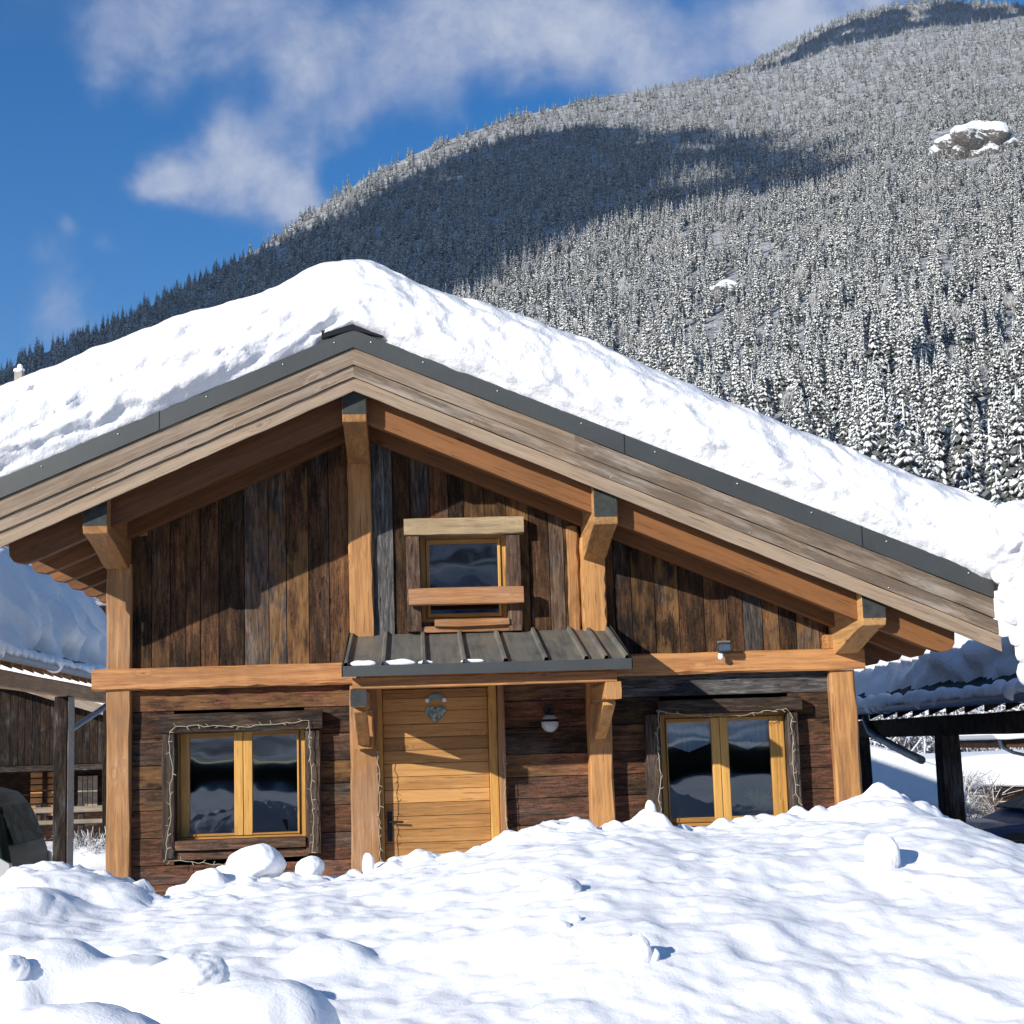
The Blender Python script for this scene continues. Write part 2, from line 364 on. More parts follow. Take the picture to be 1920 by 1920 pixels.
M['lace'] = simple('white_lace', (.78, .79, .80), .9, 0, .1, 60, .2)
M['cord'] = simple('cream_cord', (.34, .30, .22), .5, 0, .1, 30, 0)
M['leaf'] = simple('green_leaf', (.16, .36, .06), .5, 0, .3, 20, 0)
M['clay'] = simple('clay_pot', (.2, .09, .05), .8, 0, .2, 12, .1)

# ================================================================== THE MOUNTAIN
RIDGE = [(-700, 900), (-300, 790), (0, 698), (100, 655), (200, 618), (300, 565), (400, 512), (500, 458), (600, 388), (700, 326), (820, 270), (960, 222), (1100, 188), (1300, 152), (1450, 128), (1600, 82), (1700, 62), (1800, 48), (1920, 30), (2300, -60), (2800, -140)]
RX = np.array([p[0] for p in RIDGE], float); RY = np.array([p[1] for p in RIDGE], float)
def ridge_y(x): return np.interp(x, RX, RY)
def mtn_dist(x, y):
    "distance of the slope along the ray through photo pixel (x, y)"
    x = np.asarray(x, float); y = np.asarray(y, float)
    u = sstep(-300, 1900, x); d0 = 620 + (230 - 620) * u; d1 = 1750 + (3500 - 1750) * sstep(-300, 1700, x)
    hz = 1405 - .0315 * (x - 785); tt = np.clip((hz - y) / (hz - ridge_y(x)), 0, 1.0)
    d = d0 * (d1 / d0) ** (tt ** 1.3)
    return d
RMn = np.array(RM); CN = np.array(CAM)
def world_at(x, y, d):
    v = np.stack([x - 960, 960 - y, np.full_like(x, -F_PX)], -1) @ RMn.T
    v /= np.hypot(v[..., 0], v[..., 1])[..., None]
    return CN + v * d[..., None]
nx, ny = 150, 90
gx = np.linspace(-650, 2600, nx)
gt = np.linspace(0, 1, ny)
X2, T2 = np.meshgrid(gx, gt, indexing='ij'); HZ = 1405 - .0315 * (X2 - 785)
Y2 = HZ - (HZ - ridge_y(X2)) * T2
D2 = mtn_dist(X2, Y2)
PM = world_at(X2, Y2, D2)
back = [PM[:, -1] + (PM[:, -1] - CN) * np.array([k, k, 0]) + np.array([0, 0, -zz]) for k, zz in ((.10, 30.), (.45, 420.), (.8, 900.))]
front = PM[:, :1].copy(); front[..., 2] = -1.2; front[..., :2] = CN[:2] + (front[..., :2] - CN[:2]) * .7
PA = np.concatenate([front, PM] + [b[:, None] for b in back], 1); PA[..., 2] = np.maximum(PA[..., 2], -1.2)
m, t, b, o = mat('forest_floor'); v = objv(t)
n = t.noise(v, .05, 8, .7); n2 = t.noise(v, .4, 4, .6)
t.put(b.inputs['Base Color'], t.ramp(t.math('ADD', t.math('MULTIPLY', n, .5), t.math('MULTIPLY', n2, .5)), [(.40, (.07, .07, .07)), (.54, (.34, .345, .345)), (.66, (.66, .665, .67))])); b.inputs['Roughness'].default_value = .9
M['floor'] = m
npmesh('mountain', PA.reshape(-1, 3), gridfaces(nx, PA.shape[1]), M['floor'], kind='structure')
# farther ridge showing behind on the right
FR = [(1000, 215), (1200, 178), (1330, 150), (1400, 126), (1450, 102), (1520, 62), (1600, 26), (1680, 10), (1750, 2), (1830, 6), (1920, 10), (2200, -40), (2800, -60)]
fx = np.linspace(1000, 2700, 60); fy = np.interp(fx, [p[0] for p in FR], [p[1] for p in FR])
rowsf = [world_at(fx, fy + 260, np.full_like(fx, 3700.)), world_at(fx, fy + 110, np.full_like(fx, 3950.)), world_at(fx, fy, np.full_like(fx, 4300.)), world_at(fx, fy + 120, np.full_like(fx, 5200.))]
PF = np.stack(rowsf, 1)
npmesh('far_mountain', PF.reshape(-1, 3), gridfaces(60, 4), M['floor'], kind='structure')

# ---- snow laden spruces
def leaf_mat(name, c1, c2, sc):
    m, t, b, o = mat(name); v = objv(t); n = t.noise(v, sc, 3, .6)
    oi = t.add('ShaderNodeObjectInfo').outputs['Random']
    t.put(b.inputs['Base Color'], t.ramp(t.math('ADD', t.math('MULTIPLY', n, .7), t.math('MULTIPLY', oi, .3)), [(.3, c1), (.7, c2)])); b.inputs['Roughness'].default_value = .8
    return m
M['needle'] = leaf_mat('dark_needles', (.05, .055, .05), (.15, .155, .14), 2)
M['tsnow'] = leaf_mat('snow_on_boughs', (.58, .58, .57), (.84, .84, .82), 1.2)
M['bark'] = simple('bark', (.07, .05, .04), .9, 0, .3, 2, .2)
M['frosttwig'] = leaf_mat('frosted_twigs', (.32, .31, .30), (.58, .57, .55), 1.0)
def spruce_mesh(name, seed, H=22.0, Rb=3.3, layers=15, snow=.72, dens=9):
    rr = random.Random(seed); mb = MB(); Rb *= 1.2
    for k in range(layers):
        u = (k + rr.uniform(-.2, .2)) / layers; z = H * (.06 + .93 * u)
        L = Rb * (1 - u) ** .82 * rr.uniform(.85, 1.1) + .25
        nb = max(4, int(dens * (1 - u * .5))); a0 = rr.uniform(0, 6.28)
        for i in range(nb):
            a = a0 + 6.283 * i / nb + rr.uniform(-.3, .3); l = L * rr.uniform(.65, 1.15); dz = -l * rr.uniform(.32, .62)
            w = l * rr.uniform(.26, .38); zz = z + rr.uniform(-.4, .4)
            ca, sa = math.cos(a), math.sin(a)
            def P(r, s, h): return (ca * r - sa * s, sa * r + ca * s, zz + h)
            for lay, (q, hh, mi) in enumerate(((1.0, 0.0, 0), (.86, .22, 1))):
                if lay == 1 and rr.random() > snow: continue
                o = len(mb.v)
                mb.v += [P(.05 * l, 0, hh), P(.5 * l, w * q, dz * .38 + hh - w * .45), P(.58 * l, 0, dz * .34 + hh + .12), P(.5 * l, -w * q, dz * .38 + hh - w * .45), P(l * q, 0, dz + hh * .8), P(.82 * l, w * .7 * q, dz * .9 + hh - w * .5), P(.82 * l, -w * .7 * q, dz * .9 + hh - w * .5)]
                for f in ((0, 1, 2), (0, 2, 3), (1, 5, 2), (2, 6, 3), (2, 5, 4), (2, 4, 6)):
                    mb.face(tuple(o + x for x in f), (rr.random(), 0, 0), mi)
    mb.tube([(0, 0, H * .9), (0, 0, H * 1.0), (0, 0, H * 1.02)], [.16, .07, .02], 5, m=1)
    me_o = mb.build(name, [M['needle'], M['tsnow']]); me = me_o.data; COL.objects.unlink(me_o); bpy.data.objects.remove(me_o)
    return me
def trunk_mesh(H=22.0):
    mb = MB().tube([(0, 0, -2), (0, 0, H * .4), (0, 0, H * .95)], [.34, .24, .05], 7)
    o = mb.build('trunk', M['bark']); me = o.data; COL.objects.unlink(o); bpy.data.objects.remove(o); return me
def fuzz_mesh(name, seed, H=13.0, W=4.2, n=420):
    rr = random.Random(seed); mb = MB()
    for _ in range(n):
        th = rr.uniform(0, 6.283); ph = math.acos(rr.uniform(-.5, 1)); q = rr.random() ** .4
        c = Vector((math.sin(ph) * math.cos(th) * W * q, math.sin(ph) * math.sin(th) * W * q, H * .5 + math.cos(ph) * H * .48 * q))
        d = (c - Vector((0, 0, H * .2))).normalized() + Vector((rr.uniform(-.4, .4), rr.uniform(-.4, .4), rr.uniform(0, .5))); d.normalize()
        s_ = d.cross(Vector((rr.uniform(-1, 1), rr.uniform(-1, 1), rr.uniform(-1, 1)))).normalized() * .16; L = rr.uniform(.7, 1.6)
        o = len(mb.v); mb.v += [tuple(c - d * L * .5 - s_), tuple(c - d * L * .5 + s_), tuple(c + d * L)]; mb.face((o, o + 1, o + 2))
    o = mb.build(name, [M['frosttwig']]); me = o.data; COL.objects.unlink(o); bpy.data.objects.remove(o); return me
SPR = [spruce_mesh('spruce_crown', 11), spruce_mesh('spruce_crown', 12, 22, 2.6, 16, .62, 8), spruce_mesh('spruce_crown', 13, 22, 3.9, 14, .8, 10), spruce_mesh('spruce_crown', 14, 22, 3.0, 17, .5, 8)]
SPN = [spruce_mesh('spruce_crown', 21, 22, 3.3, 26, .74, 12), spruce_mesh('spruce_crown', 22, 22, 2.7, 28, .66, 11), spruce_mesh('spruce_crown', 23, 22, 3.8, 25, .8, 13)]
TRK = trunk_mesh(); FUZ = [fuzz_mesh('frosted_crown', 31), fuzz_mesh('frosted_crown', 32, 11, 3.4)]
# sampling of stems on the slope
ROOFSIL = [(-100, 780), (0, 740), (60, 712), (200, 655), (330, 605), (460, 567), (520, 545), (560, 525), (600, 505), (650, 496), (700, 500), (740, 520), (790, 548), (850, 562), (900, 575), (1000, 610), (1100, 645), (1200, 690), (1300, 735), (1400, 775), (1500, 815), (1600, 855), (1700, 895), (1800, 930), (1880, 955), (1920, 950), (2100, 1000)]
SX = np.array([p[0] for p in ROOFSIL], float); SY = np.array([p[1] for p in ROOFSIL], float)
ROCKS = [(1822, 268, 78, 44), (1362, 545, 36, 24)]
cand = []
NC = 90000
cx = rng.uniform(-600, 2560, NC); cu = rng.uniform(0, 1, NC)
hz = 1405 - .0315 * (cx - 785); ry = ridge_y(cx); cy = ry + (hz - ry) * cu * .93
dd = mtn_dist(cx, cy); s_px = 22.0 / dd * F_PX
dens = 1 / ((.056 - .014 * sstep(700, 1500, dd)) * s_px ** 2); areapx = 3160 * 1000 / NC          # wanted stems per px2
acc_p = np.clip(dens * (hz - ry) * 3160 / NC, 0, 1)
vis = (cy < np.interp(cx, SX, SY) + 230) | (cx < -40) | (cx > 1880)
keep = (rng.uniform(0, 1, NC) < acc_p) & vis
cx, cy, dd = cx[keep], cy[keep], dd[keep]
for (rx, ryy, rw, rh) in ROCKS:
    k = ((cx - rx) / rw) ** 2 + ((cy - ryy - rh * .15) / (rh * .95)) ** 2 > 1; cx, cy, dd = cx[k], cy[k], dd[k]
PT = world_at(cx, cy, dd)
clump = fbm(PT[:, 0] / 90, PT[:, 1] / 90, 3, 5)
gully = np.abs(fbm(PT[:, 0] / 260 + .3 * PT[:, 2] / 300, PT[:, 1] / 1500, 3, 77)) < .035; gk = ~(gully & (rng.uniform(0, 1, len(cx)) < .45)); PT, cx, cy, dd, clump = PT[gk], cx[gk], cy[gk], dd[gk], clump[gk]
hh = np.clip(rng.normal(1.0, .22, len(cx)) + clump * .14, .42, 1.6) * (1.0 - .2 * sstep(1500, 3500, dd)) * (1 + .22 * sstep(1100, 450, dd)) * (.84 - .03 * sstep(700, 1500, dd))
pick = rng.integers(0, 4, len(cx)); fz = (rng.uniform(0, 1, len(cx)) < .05 + .10 * sstep(.2, .7, clump)); pick = np.where(fz, 4 + rng.integers(0, 2, len(cx)), pick)
rot = rng.uniform(0, 6.28, len(cx))
# the 300 largest that show in the frame stand as things of their own
topy = cy - hh * 22 / dd * F_PX
show = (cx > 5) & (cx < 1915) & (cy - .35 * hh * 22 / dd * F_PX < np.interp(cx, SX, SY)) & (pick < 4)
size = np.where(show, hh / dd, 0); big = np.argsort(-size)[:300]; isbig = np.zeros(len(cx), bool); isbig[big] = True
for i in big:
    e = bpy.data.objects.new('snowy_spruce', None); COL.objects.link(e)
    e.location = PT[i]; e.rotation_euler = (0, 0, rot[i]); s_ = float(hh[i]) * 1.06; wv_ = float(rng.uniform(.85, 1.15)); e.scale = (s_ * wv_, s_ * wv_, s_)
    e['label'] = 'snow-laden spruce in the dense wood on the lower mountainside above the roof'; e['category'] = 'tree'; e['group'] = 'snowy spruces on the lower mountainside'
    c = bpy.data.objects.new('crown', SPN[int(pick[i]) % 3]); COL.objects.link(c); c.parent = e
    k = bpy.data.objects.new('trunk', TRK); COL.objects.link(k); k.parent = e
# the rest: one wood, instanced
NFR = 3200; fyl = rng.uniform(0, 1, NFR) ** 1.3; fxs = rng.uniform(1100, 2300, NFR); fys = np.interp(fxs, [p[0] for p in FR], [p[1] for p in FR]) + fyl * 95
fd = 4300 - fyl * 300; PFa = world_at(fxs, fys, fd)
PTs = np.concatenate([PT[~isbig], PFa]); SCs = np.concatenate([hh[~isbig] * 1.06, rng.uniform(.8, 1.15, NFR)]); PIs = np.concatenate([pick[~isbig], rng.integers(0, 4, NFR)]); ROs = np.concatenate([rot[~isbig], rng.uniform(0, 6.28, NFR)])
src = bpy.data.collections.new('tree_kinds')
for i, me in enumerate(SPR + FUZ):
    q = bpy.data.objects.new('kind_%d' % i, me); src.objects.link(q)
def instancer(name, pts, sc, pk, ro, collection, label, cat):
    me = bpy.data.meshes.new(name); me.vertices.add(len(pts)); me.vertices.foreach_set('co', np.asarray(pts, np.float32).ravel())
    for nm, ty, arr in (('sc', 'FLOAT', sc), ('pk', 'INT', pk), ('ro', 'FLOAT', ro)):
        a = me.attributes.new(nm, ty, 'POINT'); a.data.foreach_set('value', np.asarray(arr, np.int32 if ty == 'INT' else np.float32))
    o = bpy.data.objects.new(name, me); COL.objects.link(o); o['kind'] = 'stuff'; o['label'] = label; o['category'] = cat
    ng = bpy.data.node_groups.new(name, 'GeometryNodeTree')
    ng.interface.new_socket('Geometry', in_out='INPUT', socket_type='NodeSocketGeometry'); ng.interface.new_socket('Geometry', in_out='OUTPUT', socket_type='NodeSocketGeometry')
    N = ng.nodes; L = ng.links; gi = N.new('NodeGroupInput'); go = N.new('NodeGroupOutput')
    ci = N.new('GeometryNodeCollectionInfo'); ci.inputs['Collection'].default_value = collection; ci.inputs['Separate Children'].default_value = True; ci.inputs['Reset Children'].default_value = True
    ip = N.new('GeometryNodeInstanceOnPoints'); ip.inputs['Pick Instance'].default_value = True
    def at(nm, ty):
        q = N.new('GeometryNodeInputNamedAttribute'); q.data_type = ty; q.inputs['Name'].default_value = nm; return q.outputs['Attribute']
    cb = N.new('ShaderNodeCombineXYZ'); L.new(at('ro', 'FLOAT'), cb.inputs[2]); e2r = N.new('FunctionNodeEulerToRotation'); L.new(cb.outputs[0], e2r.inputs[0])
    cs = N.new('ShaderNodeCombineXYZ'); s_ = at('sc', 'FLOAT'); [L.new(s_, cs.inputs[i]) for i in range(3)]
    L.new(gi.outputs[0], ip.inputs['Points']); L.new(ci.outputs[0], ip.inputs['Instance']); L.new(at('pk', 'INT'), ip.inputs['Instance Index'])
    L.new(e2r.outputs[0], ip.inputs['Rotation']); L.new(cs.outputs[0], ip.inputs['Scale']); L.new(ip.outputs[0], go.inputs[0])
    md = o.modifiers.new('wood', 'NODES'); md.node_group = ng
    return o
print('TREES', len(PTs), 'rockless')
instancer('spruce_forest', PTs, SCs, PIs, ROs, src, 'dense snow-dusted spruce wood covering the whole mountainside', 'forest')

# ---- rock outcrops
m, t, b, o = mat('snowy_rock'); v = objv(t)
n = t.noise(v, .11, 9, .78, .8); geo = t.add('ShaderNodeNewGeometry'); nz = t.add('ShaderNodeSeparateXYZ', {0: geo.outputs['Normal']}).outputs[2]
sn = t.maprange(t.math('ADD', t.math('MULTIPLY', n, 1.7), t.math('MULTIPLY', nz, .75)), .90, 1.02)
rk = t.ramp(t.noise(v, .4, 5, .7), [(.3, (.035, .032, .03)), (.7, (.17, .15, .13))])
t.put(b.inputs['Base Color'], t.mix(sn, rk, (.84, .86, .88))); b.inputs['Roughness'].default_value = .9; bump(t, b, n, 1, 2)
M['rock'] = m
for (rx, ryy, rw, rh), lab in zip(ROCKS, ('large snow-streaked rock outcrop high in the wood near the right edge', 'small brown snow-capped crag in the middle of the wooded slope')):
    d = float(mtn_dist(rx, ryy + rh * .3)); p = world_at(np.array([float(rx)]), np.array([float(ryy)]), np.array([d - .03 * d]))[0]; k = d / F_PX
    mb = MB(); rr = random.Random(int(rx))
    for (ox, oz, q) in ((-.78, -.45, .42), (-.5, -.12, .55), (-.15, .02, .62), (.15, .22, .70), (.5, .25, .66), (.75, -.15, .50), (.2, -.45, .75), (-.3, -.5, .6)):
        mb.blob((p[0] + ox * rw * k, p[1] + rr.uniform(-5, 5), p[2] + oz * rh * k), q * rh * k * 1.05, 64, 44, (1.15, .8, .95), .10, rr.randint(0, 999))
    tag(mb.build('rock_outcrop', M['rock'], base=tuple(p)), lab, 'rock', 'rock outcrops on the mountainside')

# ---- the cloud over the valley whose shadow lies on the slope (stands high up to the left, behind the viewer)
def inpoly(px, py, poly):
    ins = np.zeros(len(px), bool); j = len(poly) - 1
    for i in range(len(poly)):
        xi, yi = poly[i]; xj, yj = poly[j]
        c = ((yi > py) != (yj > py)) & (px < (xj - xi) * (py - yi) / (yj - yi + 1e-9) + xi); ins ^= c; j = i
    return ins
SHADOW = [(-260, 840), (40, 655), (250, 590), (400, 512), (470, 490), (560, 440), (650, 408), (760, 345), (880, 285), (960, 262), (1060, 245), (1160, 250), (1300, 268), (1430, 285), (1540, 300), (1560, 345), (1440, 355), (1330, 370), (1220, 400), (1120, 420), (1010, 445), (930, 500), (830, 560), (700, 610), (300, 760), (-100, 900)]
SH2 = [(1290, 150), (1380, 118), (1480, 60), (1600, 0), (1700, -30), (2000, -40), (2000, 20), (1830, 36), (1700, 52), (1600, 78), (1480, 112), (1380, 150)]
qx = rng.uniform(-260, 2000, 26000); qy = rng.uniform(-40, 900, 26000)
in1 = inpoly(qx, qy, SHADOW); in2 = inpoly(qx, qy, SH2)
g1 = in1 | (in2 & (rng.uniform(0, 1, len(qx)) < .35))
holes = fbm(qx / 70, qy / 45, 3, 9) > .55
edge = (qx > 1180) & in1 & (rng.uniform(0, 1, len(qx)) < .55)
g1 &= ~(holes & (rng.uniform(0, 1, len(qx)) < .7)) & ~edge & (qy > ridge_y(qx) - 60)
qx, qy = qx[g1], qy[g1]; on_far = inpoly(qx, qy, SH2) & (qy < ridge_y(qx))
qd = np.where(on_far, 4150., mtn_dist(qx, qy)); QW = world_at(qx, qy, qd)
SUNn = np.array(SUN); ALT = 2450.
QC = QW + SUNn * ((ALT - QW[:, 2]) / SUNn[2])[:, None]
mb = MB(); sel = rng.permutation(len(QC))[:2600]
ico = [(math.cos(a) * c, math.sin(a) * c, z) for z, c in ((1, 0), (.45, .9), (-.45, .9), (-1, 0)) for a in ([0] if c == 0 else [i * 1.2566 + (.63 if z < 0 else 0) for i in range(5)])]
icf = [(0, 1 + i, 1 + (i + 1) % 5) for i in range(5)] + [(1 + i, 6 + i, 1 + (i + 1) % 5) for i in range(5)] + [(1 + (i + 1) % 5, 6 + i, 6 + (i + 1) % 5) for i in range(5)] + [(11, 6 + (i + 1) % 5, 6 + i) for i in range(5)]
for i in sel:
    r = rng.uniform(22, 46); c = QC[i] + np.array([0, 0, rng.uniform(-60, 90)]); o_ = len(mb.v)
    mb.v += [(c[0] + q[0] * r * 1.2, c[1] + q[1] * r * 1.2, c[2] + q[2] * r * .8) for q in ico]
    for f in icf: mb.face(tuple(o_ + k for k in f))
M['cloud'] = simple('cloud_white', (.8, .8, .8), 1, 0, .05, .01, 0)
co = mb.build('cloud', M['cloud'], smooth=True); co['kind'] = 'structure'

# ---- hillside behind the viewer, seen in the window panes
bx = np.linspace(-900, 900, 60); by = np.linspace(-60, -900, 40); BX, BY = np.meshgrid(bx, by, indexing='ij')
BZ = -1.5 + 170 * sstep(-90, -800, BY) * (1 - .35 * sstep(-600, 600, BX)) + fbm(BX / 120, BY / 120, 4, 3) * 14 * sstep(-70, -300, BY) + 3
m, t, b, o = mat('wooded_hillside'); v = objv(t)
t.put(b.inputs['Base Color'], t.ramp(t.noise(v, .035, 8, .7), [(.42, (.07, .09, .12)), (.54, (.75, .77, .8))])); b.inputs['Roughness'].default_value = .9
npmesh('hillside', np.stack([BX, BY, BZ], -1).reshape(-1, 3), gridfaces(60, 40)[:, ::-1], m, kind='structure')

# ================================================================== GROUND AND SNOW
def axis_pts(parts):
    out = []
    for a, b, n in parts: out += list(np.linspace(a, b, n, endpoint=False))
    out.append(parts[-1][1]); return np.array(out)
gx = axis_pts([(-1500, -60, 14), (-60, -12, 40), (-12, 12, 90), (12, 60, 40), (60, 1500, 14)]); gy = axis_pts([(-1000, -40, 14), (-40, -12, 20), (-12, 30, 130), (30, 90, 40), (90, 300, 14), (300, 1500, 6)])
GX, GY = np.meshgrid(gx, gy, indexing='ij')
side = np.maximum(sstep(2.6, 3.4, -GX), sstep(3.6, 4.6, GX)); inh = (GX > -2.7) & (GX < 3.7) & (GY > -.2) & (GY < 8.3)
GZ = -.03 - .34 * side * sstep(-4, 1.5, GY) + .05 * fbm(GX / 2.5, GY / 2.5, 4, 2) * ~inh + .05 * fbm(GX * .9, GY * .9, 2, 12) * side
GZ = np.where(np.abs(GX) > 70, GZ - .6, GZ); GZ = np.where(GY > 40, GZ - .4, GZ)
npmesh('snow_ground', np.stack([GX, GY, GZ], -1).reshape(-1, 3), gridfaces(len(gx), len(gy))[:, ::-1], M['snow'], kind='structure')

# ploughed bank in front of the chalet
CREST = [(-300, 1700), (-120, 1690), (0, 1656), (40, 1640), (75, 1618), (105, 1622), (125, 1628), (150, 1632), (190, 1636), (225, 1650), (243, 1668), (256, 1704), (264, 1716), (275, 1712), (300, 1702), (318, 1684), (340, 1668), (352, 1648), (380, 1636), (410, 1630), (450, 1636), (520, 1640), (575, 1642), (620, 1645), (660, 1640), (690, 1634), (720, 1618), (750, 1612), (790, 1604), (830, 1608), (870, 1594), (920, 1584), (965, 1562), (1010, 1543), (1060, 1536), (1090, 1542), (1112, 1560), (1135, 1560), (1170, 1540), (1200, 1536), (1240, 1544), (1280, 1558), (1320, 1552), (1360, 1548), (1390, 1536), (1420, 1536), (1470, 1534), (1500, 1524), (1530, 1520), (1570, 1520), (1600, 1500), (1630, 1484), (1665, 1488), (1700, 1498), (1730, 1520), (1760, 1530), (1790, 1548), (1830, 1580), (1860, 1592), (1920, 1612), (2050, 1640), (2300, 1650)]
YC = -4.7
cp = [pt(x, y + 3, YC) for x, y in CREST]; CXs = np.array([p.x for p in cp]); CZs = np.array([p.z for p in cp])
sx = axis_pts([(-9, -3.2, 90), (-3.2, 3.6, 300), (3.6, 9, 90)]); sy = axis_pts([(-12.6, -10.2, 40), (-10.2, -5.6, 200), (-5.6, -3.6, 130), (-3.6, -1.6, 60)])
BX, BY = np.meshgrid(sx, sy, indexing='ij')
wob = BX + .18 * fbm(BX * 1.4, BY * 1.4, 3, 40) * sstep(YC, YC - 1, BY)
CR = np.interp(wob, CXs, CZs)
CRs = np.interp(BX, CXs, np.convolve(np.pad(CZs, 3, 'edge'), np.ones(7) / 7, 'valid'))
fr = np.clip((YC - BY) / 4.6, 0, 1)
uu = np.linspace(-9, 9, 721); cu_ = np.interp(uu, CXs, CZs); gk_ = np.exp(-np.linspace(-2.2, 2.2, 61) ** 2); gk_ /= gk_.sum(); cu_ = np.convolve(np.pad(cu_, 30, 'edge'), gk_, 'valid')
CRs = np.interp(BX, uu, cu_) - .015
front = CR * (1 - sstep(.0, .09, fr)) + CRs * sstep(.0, .09, fr)
front = front - (front - .50) * sstep(.10, 1.1, fr) + .04 * np.sin(BX * 1.3 + 1) * sstep(.2, .6, fr)
front -= .65 * sstep(-9.9, -12.2, BY)
bk = CR - (CR + .05) * sstep(YC + .12, YC + 1.9, BY) ** .9
Z = np.where(BY < YC, front, bk)
amp = .35 + .65 * sstep(-.1, .3, np.abs(fr - .0)); far_mask = sstep(-10.5, -9.5, BY)
det = .035 * fbm(BX * 1.1, BY * 1.1, 2, 50) * sstep(.05, .35, fr) + .012 * fbm(BX * 2.6, BY * 2.6, 3, 51) * (.3 + .7 * sstep(.0, .2, fr)) + .012 * fbm(BX * 9, BY * 9, 3, 52)
Z = Z + det
# rounded clods of thrown snow
rs = np.random.default_rng(5)
def stamp(Z, x, y, r, lift, sq=1.0):
    i0, i1 = np.searchsorted(sx, x - r * 1.3), np.searchsorted(sx, x + r * 1.3); j0, j1 = np.searchsorted(sy, y - r * 1.3), np.searchsorted(sy, y + r * 1.3)
    if i1 - i0 < 2 or j1 - j0 < 2: return
    a = BX[i0:i1, j0:j1] - x; b = BY[i0:i1, j0:j1] - y; th = np.arctan2(b, a)
    rr_ = r * (1 + .14 * np.sin(th * 2 + x * 9) + .09 * np.sin(th * 3 + y * 7)); d2 = (a * a + b * b) / (rr_ * rr_)
    zc = np.interp(x, sx, Z[:, min(j0 + (j1 - j0) // 2, len(sy) - 1)]); h = zc + lift * r + r * sq * np.sqrt(np.clip(1 - d2, 0, 1)) - r * .55
    Z[i0:i1, j0:j1] = np.where(d2 < 1, np.maximum(Z[i0:i1, j0:j1], h), Z[i0:i1, j0:j1])
def mound(px, py, Y, r, ry=None, flat=.8):
    p = pt(px, py, Y); ry = ry or r; a = (BX - p.x) / r; b = (BY - p.y) / ry; w_ = .22 * fbm(BX * 3, BY * 3, 2, int(px)); d2 = np.clip((a * a + b * b) * (1 + w_), 0, 1)
    return np.where(d2 < 1, np.maximum(Z, p.z - min(r, ry) * flat * (1 - np.sqrt(1 - d2))), Z)
for a_ in ((110, 1632, -5.1, .50, .5), (200, 1650, -5.2, .32, .3), (40, 1665, -5.5, .4, .4), (470, 1655, -5.3, .34, .3), (600, 1668, -5.4, .26, .25), (720, 1660, -5.3, .25, .2), (880, 1640, -5.5, .3, .3), (1075, 1560, -5.1, .34, .3), (1040, 1640, -6.0, .22, .2), (1240, 1560, -5.1, .25, .2),
           (1420, 1560, -5.1, .3, .25), (1640, 1500, -5.1, .42, .4), (1560, 1560, -5.4, .35, .3), (1780, 1570, -5.3, .3, .3), (1700, 1640, -6.0, .3, .3), (1860, 1640, -5.8, .35, .3), (250, 1790, -7.2, .26, .24), (480, 1835, -8.2, .27, .22), (90, 1760, -7.2, .24, .2), (330, 1800, -7.5, .2, .2), (620, 1760, -6.9, .2, .18), (150, 1880, -8.7, .3, .2), (1320, 1660, -6.3, .3, .25), (1500, 1700, -6.6, .22, .22)):
    Z = mound(*a_)
for _ in range(260):
    x = rs.uniform(-5, 5.6); y = YC - .75 - 4.4 * rs.random(); stamp(Z, x, y, rs.uniform(.14, .32), rs.uniform(-.46, -.28), rs.uniform(.75, .95))
Z = Z + .011 * fbm(BX * 4.2, BY * 4.2, 3, 71) * sstep(.02, .2, fr)
for _ in range(1500):
    x = rs.uniform(-5, 5.6); u = rs.random(); y = YC - 5.2 * u ** 1.2 + .35; r = rs.choice([.03, .045, .06, .09, .14, .2], p=[.3, .25, .2, .14, .07, .04])
    if y > YC - .7: r = min(r, .06)
    stamp(Z, x, y, r, rs.uniform(-.3, .08) - (.25 if r > .08 else 0), rs.uniform(.6, 1.0))
def soft(Z, n=1):
    for _ in range(n):
        Zp = np.pad(Z, 1, 'edge'); Z = (Zp[1:-1, 1:-1] * 4 + Zp[:-2, 1:-1] + Zp[2:, 1:-1] + Zp[1:-1, :-2] + Zp[1:-1, 2:]) / 8
    return Z
Z = soft(Z, 3)
for _ in range(1500):                                 # crumbly crest line
    x = rs.uniform(-4.6, 5.2); y = YC + rs.uniform(-.22, .12); r = rs.choice([.02, .03, .045, .06], p=[.35, .35, .2, .1]); stamp(Z, x, y, r, rs.uniform(-.35, .15), 1.0)
Z = soft(Z, 1) + .006 * fbm(BX * 24, BY * 24, 2, 60)
M['snow_bank'] = snow_mat('ploughed_snow', 14, 90, .35, (.86, .86, .86), .02)
npmesh('snow_bank', np.stack([BX, BY, Z], -1).reshape(-1, 3), gridfaces(len(sx), len(sy))[:, ::-1], M['snow_bank'], kind='structure')
def bank_z(x, y):
    i = int(np.clip(np.searchsorted(sx, x), 0, len(sx) - 1)); j = int(np.clip(np.searchsorted(sy, y), 0, len(sy) - 1)); return float(Z[i, j])
